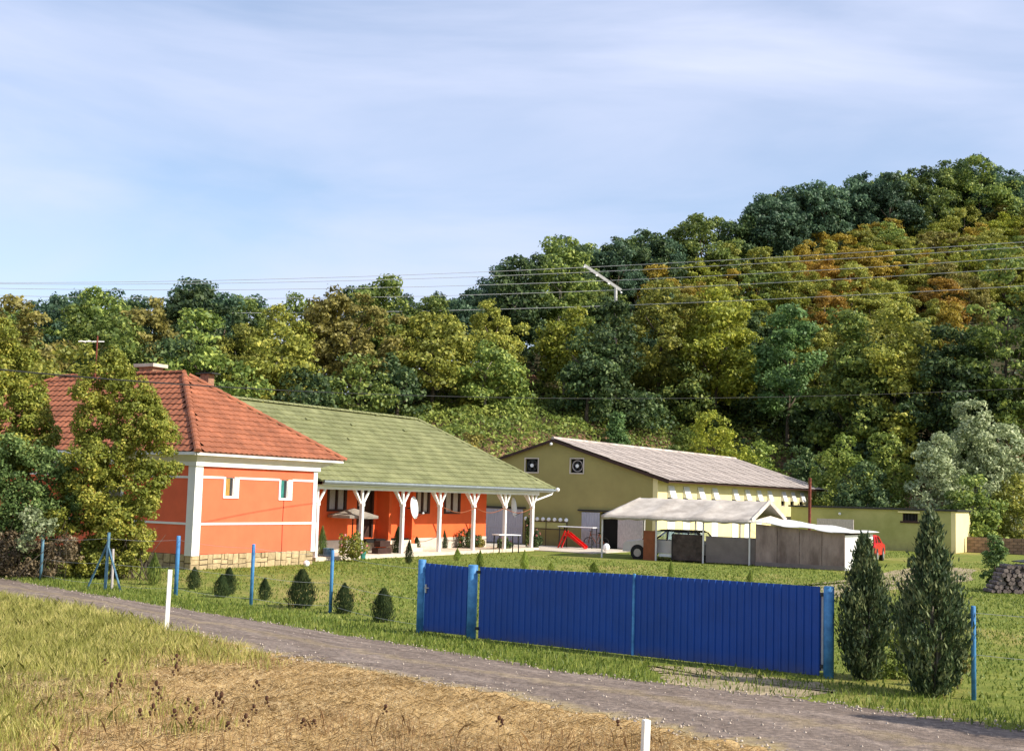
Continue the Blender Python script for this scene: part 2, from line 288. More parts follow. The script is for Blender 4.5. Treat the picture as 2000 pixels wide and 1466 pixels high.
# ground material: lawn green inside the fence, dry straw on the near side of the lane
def ground_mat():
    m = bpy.data.materials.new('ground_turf'); m.use_nodes = True; t = m.node_tree; t.nodes.clear(); l = t.links.new
    out = N(t, 'ShaderNodeOutputMaterial'); b = N(t, 'ShaderNodeBsdfPrincipled'); b.inputs['Roughness'].default_value = .95; b.inputs['Specular IOR Level'].default_value = .1; l(b.outputs[0], out.inputs[0])
    g = N(t, 'ShaderNodeNewGeometry')
    def noise(s, det=5, st=None):
        n = N(t, 'ShaderNodeTexNoise'); n.inputs['Scale'].default_value = s; n.inputs['Detail'].default_value = det; n.inputs['Roughness'].default_value = .7
        if st:
            q = N(t, 'ShaderNodeMapping'); q.inputs['Scale'].default_value = st; q.inputs['Rotation'].default_value = (0, 0, rad(35)); l(g.outputs['Position'], q.inputs[0]); l(q.outputs[0], n.inputs['Vector'])
        else: l(g.outputs['Position'], n.inputs['Vector'])
        return n.outputs[0]
    def ramp(src, p0, c0, p1, c1):
        r = N(t, 'ShaderNodeValToRGB'); r.color_ramp.elements[0].position = p0; r.color_ramp.elements[1].position = p1
        r.color_ramp.elements[0].color = (*c0, 1); r.color_ramp.elements[1].color = (*c1, 1); l(src, r.inputs[0]); return r.outputs[0]
    def mixc(f, a, b_):
        x = N(t, 'ShaderNodeMix', data_type='RGBA'); l(f, x.inputs['Factor'])
        l(a, x.inputs['A']); l(b_, x.inputs['B']); return x.outputs['Result']
    def mth(op, a, b_=None, c=None):
        x = N(t, 'ShaderNodeMath', operation=op)
        for i, v in enumerate((a, b_, c)):
            if v is None: continue
            if isinstance(v, (int, float)): x.inputs[i].default_value = v
            else: l(v, x.inputs[i])
        return x.outputs[0]
    lawn = ramp(noise(2.2, 6), .35, (.105, .145, .024), .66, (.24, .25, .055))
    tan_ = ramp(noise(1.3, 6), .35, (.27, .22, .07), .7, (.44, .34, .13))
    patch = ramp(noise(.16, 4, (1, .45, 1)), .52, (0, 0, 0), .68, (1, 1, 1))
    lawn2 = mixc(patch, lawn, tan_)
    straw = ramp(noise(3.2, 8, (1, .3, 1)), .32, (.36, .22, .085), .68, (.66, .46, .21))
    grn = ramp(noise(1.4, 5), .38, (.17, .15, .035), .64, (.34, .29, .08))
    sx = N(t, 'ShaderNodeSeparateXYZ'); l(g.outputs['Position'], sx.inputs[0])
    # side of lane: Y + .83 X - 20.2 < 0 near side
    side = mth('MULTIPLY_ADD', sx.outputs[0], .84, -20.6); side = mth('ADD', side, sx.outputs[1])
    near = mth('LESS_THAN', side, 0.0)
    gl = mth('ADD', mth('MULTIPLY_ADD', noise(.5, 4), 7.0, -3.5), sx.outputs[0]); gl = mth('MULTIPLY_ADD', gl, -.45, -2.2); gl = mth('MINIMUM', mth('MAXIMUM', gl, 0.0), 1.0)
    fg = mixc(gl, straw, grn)
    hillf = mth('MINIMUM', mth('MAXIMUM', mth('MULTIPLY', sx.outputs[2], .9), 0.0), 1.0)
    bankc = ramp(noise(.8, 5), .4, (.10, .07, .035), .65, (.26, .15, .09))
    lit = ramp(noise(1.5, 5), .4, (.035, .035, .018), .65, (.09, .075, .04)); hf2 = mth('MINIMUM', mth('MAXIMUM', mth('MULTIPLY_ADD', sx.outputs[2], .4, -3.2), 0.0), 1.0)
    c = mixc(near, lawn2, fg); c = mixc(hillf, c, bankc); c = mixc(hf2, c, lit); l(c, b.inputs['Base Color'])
    bp = N(t, 'ShaderNodeBump'); bp.inputs['Strength'].default_value = .6; bp.inputs['Distance'].default_value = .08; l(noise(9, 5), bp.inputs['Height']); l(bp.outputs[0], b.inputs['Normal'])
    return m
GM = ground_mat()
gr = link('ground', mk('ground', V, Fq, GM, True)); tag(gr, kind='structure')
# ---- worn bare patches: in front of the driveway gate and across the back lawn
M['bare'] = mat('bare_trodden_earth', (.25, .20, .11), .95, .25, 2.2, c2=(.42, .33, .21), bump=.5, bscale=14, coords='World')
def patch(name, pts, seed, amp=.25, z=.006, n=120):
    P = np.array([G(*p)[:2] for p in pts]); P = np.vstack([P, P[:1]]); r = np.random.default_rng(seed); sg = np.concatenate([[0], np.cumsum(np.linalg.norm(np.diff(P, axis=0), axis=1))]); q = np.linspace(0, sg[-1], n, endpoint=False)
    Q = np.stack([np.interp(q, sg, P[:, k]) for k in (0, 1)], 1)+np.convolve(r.normal(size=n), np.ones(5)/5, 'same')[:, None]*amp*r.choice([1, 1], (n, 1)); c = Q.mean(0)
    V = [(c[0], c[1], z)]+[(x, y, z) for x, y in Q]; tag(link(name, mk(name, V, [(0, 1+i, 1+(i+1) % n) for i in range(n)], M['bare'])), kind='structure')
patch('driveway_apron', [(1270, 1299), (1380, 1305), (1500, 1318), (1610, 1333), (1640, 1350), (1560, 1362), (1440, 1352), (1340, 1340), (1290, 1320)], 5, .22)
patch('worn_path', [(1430, 1150), (1520, 1150), (1700, 1122), (1780, 1108), (1850, 1104), (1900, 1112), (1905, 1132), (1830, 1145), (1760, 1150), (1650, 1165), (1500, 1168)], 6, .5)
# ---- the lane
far = np.array([(-160, 170), (-60, 82), (-36, 57.5), (-22, 44.8), (-15.5, 39.2), (-10.7, 34.1), (-5.6, 29.0), (-1.9, 25.2), (1.0, 22.1), (3.4, 20.5), (4.9, 19.5), (6.0, 18.5), (7.1, 17.5), (12, 13), (30, -2), (70, -34)])
near = np.array([(-160, 160), (-60, 74), (-34, 50.5), (-19, 38.2), (-12.9, 32.9), (-9.8, 30.2), (-6.3, 25.9), (-4.5, 23.4), (-2.9, 22.0), (-.65, 19.9), (1.5, 17.6), (2.5, 16.3), (3.9, 14.7), (7.5, 11), (25, -6), (65, -40)])
def dens(P, n):
    s = np.concatenate([[0], np.cumsum(np.linalg.norm(np.diff(P, axis=0), axis=1))]); q = np.linspace(0, 1, n)
    return q, s, P
sf = np.linspace(0, len(far)-1, 600)
fe = np.stack([np.interp(sf, range(len(far)), far[:, k]) for k in (0, 1)], 1); ne = np.stack([np.interp(sf, range(len(near)), near[:, k]) for k in (0, 1)], 1)
def wob(n, a, s):
    r = np.random.default_rng(s).normal(size=n); k = np.hanning(9); r = np.convolve(r, k/k.sum(), 'same'); return r*a
nrm = np.array([.64, .77])
fe = fe+nrm*(wob(600, .22, 1)+.05)[:, None]; ne = ne-nrm*(wob(600, .25, 2)-.05)[:, None]
rv = []; rf = []
K = 7
for i in range(600):
    for k in range(K):
        t = k/(K-1); p = ne[i]*(1-t)+fe[i]*t; z = .004+.035*math.sin(math.pi*t)-.02*math.exp(-((t-.3)/.08)**2)-.02*math.exp(-((t-.72)/.08)**2)
        rv.append((p[0], p[1], max(.004, z)+float(hz(p[0], p[1]))))
for i in range(599):
    for k in range(K-1): a = i*K+k; rf.append((a, a+1, a+K+1, a+K))
def road_mat():
    m = bpy.data.materials.new('gravel_lane'); m.use_nodes = True; t = m.node_tree; t.nodes.clear(); l = t.links.new
    out = N(t, 'ShaderNodeOutputMaterial'); b = N(t, 'ShaderNodeBsdfPrincipled'); b.inputs['Roughness'].default_value = .95; b.inputs['Specular IOR Level'].default_value = .15; l(b.outputs[0], out.inputs[0])
    uv = N(t, 'ShaderNodeTexCoord'); g = N(t, 'ShaderNodeNewGeometry'); sp = N(t, 'ShaderNodeSeparateXYZ'); l(uv.outputs['UV'], sp.inputs[0])
    def noi(vec, s_, d, st=(1, 1, 1)):
        q = N(t, 'ShaderNodeMapping'); q.inputs['Scale'].default_value = st; l(vec, q.inputs[0]); n = N(t, 'ShaderNodeTexNoise'); n.inputs['Scale'].default_value = s_; n.inputs['Detail'].default_value = d; n.inputs['Roughness'].default_value = .7; l(q.outputs[0], n.inputs['Vector']); return n.outputs[0]
    def rmp_(src, *st):
        r = N(t, 'ShaderNodeValToRGB'); e = r.color_ramp.elements; e[0].position = st[0][0]; e[0].color = (*st[0][1], 1); e[1].position = st[-1][0]; e[1].color = (*st[-1][1], 1)
        for p, c in st[1:-1]: x = e.new(p); x.color = (*c, 1)
        l(src, r.inputs[0]); return r.outputs[0]
    def mx(f, a, b_, bt='MIX'):
        x = N(t, 'ShaderNodeMix', data_type='RGBA', blend_type=bt)
        if isinstance(f, float): x.inputs['Factor'].default_value = f
        else: l(f, x.inputs['Factor'])
        l(a, x.inputs['A']); l(b_, x.inputs['B']); return x.outputs['Result']
    streak = noi(uv.outputs['UV'], 1.0, 6, (.35, 9, 1)); fine = noi(g.outputs['Position'], 9, 8)
    c = rmp_(streak, (.33, (.155, .118, .096)), (.5, (.215, .168, .138)), (.68, (.30, .24, .20)))
    c2 = rmp_(fine, (.30, (.55, .55, .55)), (.5, (1, 1, 1)), (.72, (1.35, 1.33, 1.28))); c = mx(1.0, c, c2, 'MULTIPLY')
    vo = N(t, 'ShaderNodeTexVoronoi'); vo.inputs['Scale'].default_value = 16; l(g.outputs['Position'], vo.inputs['Vector']); sc_ = N(t, 'ShaderNodeSeparateColor'); l(vo.outputs['Color'], sc_.inputs[0])
    c3 = rmp_(sc_.outputs[0], (.0, (.88, .88, .88)), (.8, (1.03, 1.03, 1.03)), (1, (1.3, 1.28, 1.24))); c = mx(1.0, c, c3, 'MULTIPLY')
    ed = N(t, 'ShaderNodeMath', operation='MULTIPLY_ADD'); l(noi(g.outputs['Position'], 1.6, 6), ed.inputs[0]); ed.inputs[1].default_value = .30; l(sp.outputs[1], ed.inputs[2])
    f = rmp_(ed.outputs[0], (.16, (1, 1, 1)), (.27, (0, 0, 0)), (.50, (0, 0, 0)), (.56, (.0, .0, .0)), (.64, (.38, .38, .38)), (.74, (0, 0, 0)), (1.0, (0, 0, 0)))
    tan = rmp_(fine, (.35, (.27, .20, .09)), (.65, (.46, .36, .20))); c = mx(f, c, tan); l(c, b.inputs['Base Color'])
    bp = N(t, 'ShaderNodeBump'); bp.inputs['Strength'].default_value = .9; bp.inputs['Distance'].default_value = .03; l(noi(g.outputs['Position'], 26, 4), bp.inputs['Height']); l(bp.outputs[0], b.inputs['Normal']); return m
rme = mk('road', rv, rf, road_mat(), True); uvl = rme.uv_layers.new(name='UVMap'); cum = np.concatenate([[0], np.cumsum(np.linalg.norm(np.diff((fe+ne)/2, axis=0), axis=1))])
li = np.zeros(len(rme.loops), np.int32); rme.loops.foreach_get('vertex_index', li); uvl.data.foreach_set('uv', np.stack([cum[li//K], (li % K)/(K-1)], 1).astype(np.float32).ravel())
tag(link('road', rme), kind='structure')
# loose stones along both edges of the lane
r = np.random.default_rng(17); nst = 2600; ii = r.integers(0, 599, nst); tt = np.where(r.uniform(size=nst) < .5, r.normal(.02, .05, nst), r.normal(.98, .05, nst)); tt = np.where(r.uniform(size=nst) < .35, r.uniform(0, 1, nst), tt)
pc = ne[ii]*(1-tt)[:, None]+fe[ii]*tt[:, None]+r.normal(size=(nst, 2))*.05; keep = (pc[:, 1] > 13) & (pc[:, 1] < 45); pc = pc[keep]; sz = r.uniform(.008, .030, len(pc)); Vs = []
oc = np.array([(1, 0, 0), (0, 1, 0), (-1, 0, 0), (0, -1, 0)], float); base = np.stack([pc[:, 0], pc[:, 1], .02+0*pc[:, 0]], 1)
for k in range(4):
    a_, b_ = oc[k], oc[(k+1) % 4]; j1 = r.uniform(.7, 1.2, (len(pc), 1)); Vs.append(np.stack([base+a_*sz[:, None], base+b_*sz[:, None], base+np.array([0, 0, 1])*sz[:, None]*j1], 1))
M['pebble'] = islandvar(mat('pale_pebbles', (.34, .28, .23), .9, .2), .35)
tag(link('loose_stones', mk_np('loose_stones', np.concatenate(Vs).reshape(-1, 3), 3, M['pebble'])), 'loose pale stones scattered along the gravel lane', 'gravel', kind='stuff')

# ------------------------------------------------------------------ foliage makers
def rdir(r, n):
    v = r.normal(size=(n, 3)); return v/np.linalg.norm(v, axis=1)[:, None]
def leaves(P, Nn, size, r, jit=.6, aspect=.7):
    """one small four-cornered leaf clump per point, facing roughly along Nn"""
    n = len(P); Nn = Nn+rdir(r, n)*jit; Nn /= np.linalg.norm(Nn, axis=1)[:, None]+1e-9
    a = np.cross(Nn, rdir(r, n)); a /= np.linalg.norm(a, axis=1)[:, None]+1e-9; b = np.cross(Nn, a)
    s = (size*r.uniform(.55, 1.35, n))[:, None]; a = a*s; b = b*s*aspect; up = Nn*s*.25
    return np.stack([P-a, P-b*.9+up, P+a, P+b*.9+up], 1).reshape(-1, 3)
def crown_pts(lobes, n, r, shell=.55, squash=.8):
    C = np.array([l[:3] for l in lobes]); R = np.array([l[3] for l in lobes]); wgt = R**2/np.sum(R**2)
    idx = r.choice(len(R), n*2, p=wgt); d = rdir(r, n*2)
    # clumpy shell
    ph = d*R[idx][:, None]*9/ R.mean()+C[idx]*3; bump = np.sin(ph[:, 0]*1.3+ph[:, 1])*np.sin(ph[:, 1]*1.7-ph[:, 2])*np.sin(ph[:, 2]*1.5+ph[:, 0]*.7)
    rr = R[idx]*(1-shell*r.uniform(0, 1, n*2)**2.2+.16*bump)
    q = d*rr[:, None]; q[:, 2] *= squash
    P = C[idx]+q
    # drop points deep inside other lobes
    D = np.linalg.norm((P[:, None, :]-C[None])/np.array([1, 1, squash]), axis=2)/R[None]; keep = D.min(1) > (1-shell*.9)
    P = P[keep][:n]; dd = d[keep][:n]; return P, dd
def tuft_crown(big, n, leaf, r, sub=80, subr=.075, flat=.62, inner=.16, up=.7, jit=.95):
    """irregular crown: many small leaf tufts sitting on an envelope of a few big lobes"""
    B = np.array(big, float); C = B[:, :3]; R = B[:, 3]; wgt = R**2/np.sum(R**2); T = []
    while len(T) < sub:
        i = r.choice(len(R), p=wgt); d = rdir(r, 1)[0]; q = C[i]+d*R[i]*(1.0 if r.uniform() > inner else .6)*np.array([1, 1, .92])
        dd = np.linalg.norm((q-C)/R[:, None], axis=1)
        if (dd < .86).sum() > (1 if r.uniform() < .25 else 0): continue
        T.append((*q, subr*r.uniform(.6, 1.45), *d))
    T = np.array(T); k = r.choice(len(T), n, p=T[:, 3]**2/np.sum(T[:, 3]**2)); d = rdir(r, n); d[:, 2] = np.abs(d[:, 2])*np.where(r.uniform(size=n) < .68, 1, -1)
    q = d*(T[k, 3]*(1-.45*r.uniform(0, 1, n)**2))[:, None]; q[:, 2] *= flat
    P = T[k, :3]+q+r.normal(size=(n, 3))*subr*.16; Nn = d*.7+T[k, 4:7]*.35+np.array([0, 0, up*.5]); return leaves(P, Nn, leaf, r, jit)
def deciduous(name, seed, nl=6, n=10000, leaf=.016, wide=.34, base=.22, top=1.0, flat=.6, sub=120, subr=.062):
    r = np.random.default_rng(seed); big = [(0, 0, (base+top)/2, wide*.72)]
    for i in range(nl):
        t = (i+.5)/nl; z = base+(top-base)*(.16+.62*t); a = i*2.4+r.uniform(-.5, .5); R = wide*.52*r.uniform(.75, 1.15)*(1-.3*t); rr = (wide-R*.75)*(1-.25*t)
        big.append((math.cos(a)*rr, math.sin(a)*rr, z, R))
    R = wide*.40; big.append((r.uniform(-.05, .05), r.uniform(-.05, .05), top-R, R))
    return mk_np(name, tuft_crown(big, n, leaf, r, sub, subr, flat), 4, LM['green']), big
def trunk_mesh(name, seed, h=.75, r0=.022, m='bark', limbs=5):
    r = np.random.default_rng(seed); b = MB(); pts = [np.array([0, 0, -.02])]
    for i in range(1, 6): pts.append(np.array([r.normal()*.012*i/2, r.normal()*.012*i/2, h*i/5]))
    b.tube(pts, [r0*(1-.15*i) for i in range(6)], 7)
    for k in range(limbs):
        a = k*2.3+r.uniform(0, 1); z = h*(.38+.5*k/limbs); s = np.array([0, 0, z]); e = s+np.array([math.cos(a)*.16, math.sin(a)*.16, .14])
        b.tube([s, (s+e)/2+np.array([0, 0, -.015]), e], [r0*.5, r0*.35, r0*.15], 5)
    return mk(name, b.V, b.F, M[m], True)
CR = [deciduous('crown', 11, 6, 13125, .0145, .38, .18)[0], deciduous('crown', 12, 7, 12500, .0145, .33, .14)[0], deciduous('crown', 13, 7, 13750, .0155, .46, .16, flat=.45, sub=120)[0],
      deciduous('crown', 14, 6, 11875, .0145, .29, .08)[0], deciduous('crown', 15, 6, 13125, .0155, .44, .08, flat=.42, sub=80)[0], deciduous('crown', 16, 8, 13750, .0145, .42, .0, sub=100)[0]]
# sparse open crowns for the ridge
CR += [deciduous('crown', 21, 5, 4300, .018, .30, .38, flat=.5, sub=34, subr=.085)[0], deciduous('crown', 22, 6, 4000, .018, .27, .30, flat=.5, sub=30, subr=.085)[0]]
TR = [trunk_mesh('trunk', 31), trunk_mesh('trunk', 32), trunk_mesh('trunk', 33, m='palebark', r0=.016)]
BUSH = [deciduous('crown', 41, 6, 9000, .024, .55, -.2, .98, .7, 90, .10)[0], deciduous('crown', 42, 8, 9000, .024, .62, -.3, .95, .7, 100, .10)[0]]
def setmat(o, m):
    if o.material_slots: o.material_slots[0].link = 'OBJECT'; o.material_slots[0].material = m
def tree(name, loc, h, wsc, crown, leafm, trunk, label, cat, group=None, rz=None):
    e = empty(name, loc, random.uniform(0, 6.28) if rz is None else rz)
    c = link('crown', crown, e); c.scale = (h*wsc, h*wsc, h); setmat(c, LM[leafm])
    if trunk is not None:
        t = link('trunk', trunk, e); t.scale = (min(10, h*max(.7, wsc)), min(10, h*max(.7, wsc)), h)
    tag(e, label, cat, group); return e
TREES = []   # (px, top, label_base, object) for later labelling
def col_phrase(k): return {'olive': 'olive green', 'green': 'mid green', 'dark': 'dark green', 'teal': 'dark blue green', 'gold': 'golden yellow', 'rust': 'rust orange', 'brownleaf': 'brownish', 'lime': 'lime green', 'acacia': 'bluish bright green'}[k]
# skyline of the wooded hill in the photo
SKX = [0, 50, 110, 200, 290, 370, 440, 500, 530, 600, 650, 740, 800, 910, 960, 1040, 1100, 1150, 1190, 1240, 1310, 1380, 1430, 1480, 1530, 1600, 1700, 1790, 1890, 1950, 2000]
SKY = [600, 575, 560, 560, 575, 537, 560, 585, 590, 556, 580, 532, 575, 565, 520, 500, 455, 470, 468, 440, 455, 410, 425, 380, 368, 352, 335, 318, 298, 318, 330]
special = [ # x, ytop, depth, width_px, crown, leaf, trunk, wordy label
 (545, 640, 103, 175, 0, 'olive', 0, 'broad yellowing tree behind the green roof ridge left of the forest gap'),
 (640, 560, 121, 150, 2, 'brownleaf', 0, 'broad brown tinged tree top between two sky gaps on the left skyline'),
 (742, 533, 124, 130, 1, 'green', 0, 'pointed dome of the tree standing highest on the left half of the skyline'),
 (372, 537, 122, 140, 3, 'teal', 0, 'blue green tree with a small spiky tip above the red roof'),
 (850, 610, 117, 210, 0, 'olive', 0, 'wide olive tree over the dark trunks beside the vine bank'),
 (700, 690, 106, 130, 5, 'green', 0, 'mid green tree closest behind the middle of the green roof ridge'),
 (950, 668, 117, 150, 4, 'green', 2, 'light green low tree with thin stems above the vine covered bank'),
 (1098, 453, 133, 145, 0, 'green', 2, 'tall rounded tree standing proud of the skyline left of the utility pole'),
 (1010, 500, 131, 150, 1, 'dark', 2, 'dark green tree with pale trunk stepping up the skyline'),
 (1105, 590, 124, 120, 3, 'lime', 2, 'slim pale green tree lit beside the dark gap below the utility pole'),
 (1290, 548, 131, 225, 2, 'olive', 0, 'huge layered olive tree directly behind the barn roof'),
 (1400, 560, 119, 170, 0, 'lime', 0, 'yellow green tree just right of the huge layered tree'),
 (1540, 592, 110, 135, 4, 'acacia', 0, 'bluish bright green feathery tree among dark trees behind the barn'),
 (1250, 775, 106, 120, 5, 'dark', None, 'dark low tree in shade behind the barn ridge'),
 (1660, 600, 118, 150, 1, 'green', 0, 'mid green tree right of the feathery bluish tree'),
 (1745, 595, 112, 130, 3, 'olive', 0, 'olive tree with golden top in the dark part of the forest'),
 (1830, 640, 108, 170, 0, 'dark', 0, 'dark tree in the shadowed hollow above the silver willow'),
 (1960, 470, 104, 240, 5, 'green', 0, 'large bright leaved tree filling the right edge of the forest'),
 (1890, 640, 100, 150, 1, 'dark', 0, 'dark tree with pale leaf tips left of the large edge tree'),
 (2070, 520, 96, 200, 0, 'green', 0, 'tree cut by the right edge of the frame'),
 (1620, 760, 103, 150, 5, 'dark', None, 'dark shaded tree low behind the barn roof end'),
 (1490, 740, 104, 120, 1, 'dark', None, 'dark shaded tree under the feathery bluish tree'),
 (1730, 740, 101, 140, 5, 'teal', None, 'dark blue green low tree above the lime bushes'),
 (60, 690, 97, 170, 5, 'olive', 0, 'olive round tree behind the left end of the red roof'),
 (20, 620, 106, 130, 0, 'green', 0, 'mid green tree at the left edge of the hill'),
 (230, 610, 101, 160, 0, 'green', 0, 'mid green tree rising right behind the red roof ridge'),
 (400, 610, 100, 170, 5, 'green', 0, 'dense mid green tree behind the red roof chimneys'),
 (470, 700, 94, 130, 5, 'green', None, 'low mid green tree behind the right slope of the red roof'),
 (600, 720, 100, 120, 3, 'dark', 0, 'dark narrow tree behind the green roof ridge'),
 (1197, 590, 100, 125, 5, 'dark', None, 'dark narrow tree hiding the lower part of the utility pole'),
 (1150, 640, 100, 110, 5, 'dark', 0, 'dark tree left of the tree hiding the utility pole'),
 (780, 690, 112, 110, 5, 'dark', 0, 'dark tree in the shaded gap above the green roof ridge end'),
 (1330, 700, 115, 130, 5, 'green', None, 'mid green undertree right below the huge layered tree'),
 (300, 700, 92, 110, 5, 'green', None, 'mid green low tree behind the middle of the red roof ridge'),
 (130, 660, 93, 130, 5, 'olive', None, 'olive tree behind the antenna of the red roof'),
 (330, 660, 94, 120, 5, 'dark', None, 'dark bushy tree directly above the white capped chimney'),
]
placed = []
for (x, yt, Y, wpx, ci, lf, ti, lab) in special:
    X0 = Dp(x, yt, Y)[0]; Y = max(Y, float(np.interp(X0, FX, FY))+(13.5 if -14 < X0 < 23 else 9 if X0 < 30 and X0 > 0 else 5.5))
    P = Dp(x, yt, Y); g = float(hz(P[0], P[1])); h = P[2]-g
    wid = wpx/F_*Y; rs = np.random.default_rng(1000+x); low = .04 if ti is None or ci == 5 else .14; rw = wid/2
    big = [(0, 0, h*(.5+low/2), rw*.62)]; nb = 9 if h > 1.3*wid else 7
    for i in range(nb):
        t = (i+.5)/nb; z = h*(low+(1-low)*(.10+.70*t)); a = i*2.4+rs.uniform(-.6, .6); R = rw*.44*rs.uniform(.75, 1.2)*(1-.25*t); rr = max(.2, (rw-R*.8)*(1-.42*t**2)); big.append((math.cos(a)*rr, math.sin(a)*rr, z, R))
    R = rw*.36; big.append((rs.uniform(-.6, .6), 0, h-R, R)); area = wid*h
    cm = mk_np('crown', tuft_crown(big, int(min(15000, 95*area)), .19, rs, int(min(190, 1.15*area)+30), .78, .50, .22), 4, LM['green'])
    e = empty('forest_tree', (P[0], P[1], g-.1)); c = link('crown', cm, e); setmat(c, LM[lf])
    if ti is not None:
        t = link('trunk', TR[ti], e); t.scale = (10, 10, h)
    tag(e, lab, 'tree')
    placed.append((P[0], P[1], wid/2, x, yt, wpx))
# scatter the rest of the forest, front to back, leaving out trees that nothing would show of
cand = []
r = np.random.default_rng(5)
for Y in np.concatenate([np.arange(92, 130, 4.0), np.arange(130, 192, 3.0)]):
    for X in np.arange(-75, 95, 5.0 if Y < 130 else 3.6):
        x = X+r.uniform(-2.4, 2.4); y = Y+r.uniform(-2.2, 2.2)
        fy = np.interp(x, FX, FY); d = y-fy; cy = np.interp(x, CX, CY)
        d0 = 8 if x < -16 else (25 if x < 14 else (22 if x < 22 else 7))
        if d < d0 or y > cy+7: continue
        cand.append((y, x))
cand.sort()
hor = np.full(2400, 2000.0)
for (X, Y, wd, x, yt, wpx) in sorted(placed, key=lambda t: t[1]):
    a, b = int(x-wpx*.3)+200, int(x+wpx*.3)+200; hor[max(0, a):max(0, b)] = np.minimum(hor[max(0, a):max(0, b)], yt+25)
cnt = 0
for (Y, X) in cand:
    sp_ = 3.6 if Y < 130 else 1.9
    if any((X-q[0])**2+(Y-q[1])**2 < (sp_+q[2]*.35)**2 for q in placed): continue
    g = float(hz(X, Y)); h = r.uniform(9.5, 13.5)*(1 if Y < 130 else .68); cx, _ = px((X, Y, g+h))
    if cx < -90 or cx > 2090: continue
    sky_y = np.interp(cx, SKX, SKY)+r.uniform(0, 17)
    cyc = np.interp(X, CX, CY)
    _, ty = px((X, Y, g+h))
    ztop = Dp(cx, sky_y, Y)[2]
    if g+h > ztop or Y > cyc-4: h = ztop-g
    if h < 4.5: continue
    if h > 16: h = 16
    _, ty = px((X, Y, g+h))
    hw = .36*h/Y*F_; a, b = int(cx-hw*.6)+200, int(cx+hw*.6)+200; a = max(a, 0); b = min(b, 2399)
    vis = (hor[a:b]-ty)
    if vis.mean() < 5.5: continue
    hor[a:b] = np.minimum(hor[a:b], ty+hw*.30)
    ridge = Y > cyc-(12 if X < 15 else 4)
    if cx > 1150:
        if ridge: k = r.choice(['teal', 'dark', 'green', 'green', 'teal'])
        elif ty < 600: k = r.choice(['olive', 'gold', 'olive', 'brownleaf', 'rust', 'lime', 'green'], p=[.42, .22, .04, .04, .03, .15, .10])
        else: k = r.choice(['green', 'dark', 'olive', 'lime'], p=[.35, .3, .25, .1])
    else:
        if ridge: k = r.choice(['teal', 'dark', 'green', 'brownleaf'], p=[.35, .2, .3, .15])
        else: k = r.choice(['olive', 'green', 'brownleaf', 'dark'], p=[.38, .38, .09, .15])
    if ridge and r.uniform() < .22 and h > 6: ci = int(r.choice([6, 7])); ws = r.uniform(.8, 1.0)
    else: ci = int(r.choice([0, 1, 2, 3, 5])); ws = r.uniform(.95, 1.25)
    ws *= .92
    if h < 8: ws *= 1.2
    e = tree('forest_tree', (X, Y, g-.1), h, ws, CR[ci], k, TR[int(r.choice([0, 1, 2]))] if (ci > 5 or Y < 118) else TR[0], 'x', 'tree', 'trees of the wooded hill')
    placed.append((X, Y, 3.2 if Y < 130 else 2.4, cx, ty, hw)); TREES.append((cx, ty, k, ridge, e)); cnt += 1
print('forest trees', cnt, len(special))
LMK = [(120, 'the left foreground tree'), (260, 'the left end of the red roof'), (420, 'the red roof chimneys'), (600, 'the start of the green roof'), (800, 'the green roof ridge'), (960, 'the vine bank'), (1130, 'the barn gable'), (1230, 'the utility pole'), (1400, 'the layered tree'), (1600, 'the feathery bluish tree'), (1800, 'the low olive outbuilding'), (2200, 'the silver willow')]
from collections import defaultdict
grp = defaultdict(list)
for (cx, ty, k, ridge, e) in TREES:
    lm = next(n for lim, n in LMK if cx < lim)
    row = 'on the skyline' if ridge else ('high on the hill' if ty < np.interp(cx, SKX, SKY)+110 else 'low on the hill')
    grp['%s tree %s above %s' % (col_phrase(k), row, lm.replace('the ', '').replace('foreground ', ''))].append((cx, e))
ORD = ['leftmost', 'second from left', 'third from left', 'fourth from left', 'fifth from left', 'sixth from left', 'seventh from left', 'eighth from left', 'ninth from left', 'tenth from left', 'eleventh from left', 'twelfth from left', 'thirteenth from left', 'fourteenth from left', 'fifteenth from left', 'sixteenth from left']
for lab, lst in grp.items():
    lst.sort(key=lambda t: t[0])
    for i, (cx, e) in enumerate(lst):
        e['label'] = lab if len(lst) == 1 else lab+', '+(ORD[i] if i < len(lst)-1 or i == 0 else 'rightmost')

# ---- vine covered bank (nobody could count the plants)
def scatter_leaves(name, n, xr, yr, cond, hfun, size, lm, label, cat, seed, zr=.6):
    r = np.random.default_rng(seed); X = r.uniform(*xr, n); Y = r.uniform(*yr, n); k = cond(X, Y, r); X = X[k]; Y = Y[k]; n = len(X)
    hh = hfun(X, Y); z = hz(X, Y)+hh*r.uniform(.1, 1, n)**zr
    P = np.stack([X, Y, z], 1); V = leaves(P, np.tile([.2, -.3, .8], (n, 1)), size, r, .9)
    return tag(link(name, mk_np(name, V, 4, LM[lm])), label, cat, kind='stuff')
def bankd(X, Y): return Y-np.interp(X, FX, FY)
def lump(X, Y, s=1.0): return .5+.5*np.sin(X*.9*s+np.sin(Y*.7*s)*1.3)*np.sin(Y*.8*s+np.sin(X*.5*s)*1.7)
scatter_leaves('vine_thicket', 75000, (-16, 30), (94, 142), lambda X, Y, r: (bankd(X, Y) > 5.5) & (bankd(X, Y) < 27) & (r.uniform(size=len(X)) < 1), lambda X, Y: .25+1.2*lump(X, Y), .17, 'vine', 'tangle of green vines and brambles over the bank behind the barn', 'vines', 51)
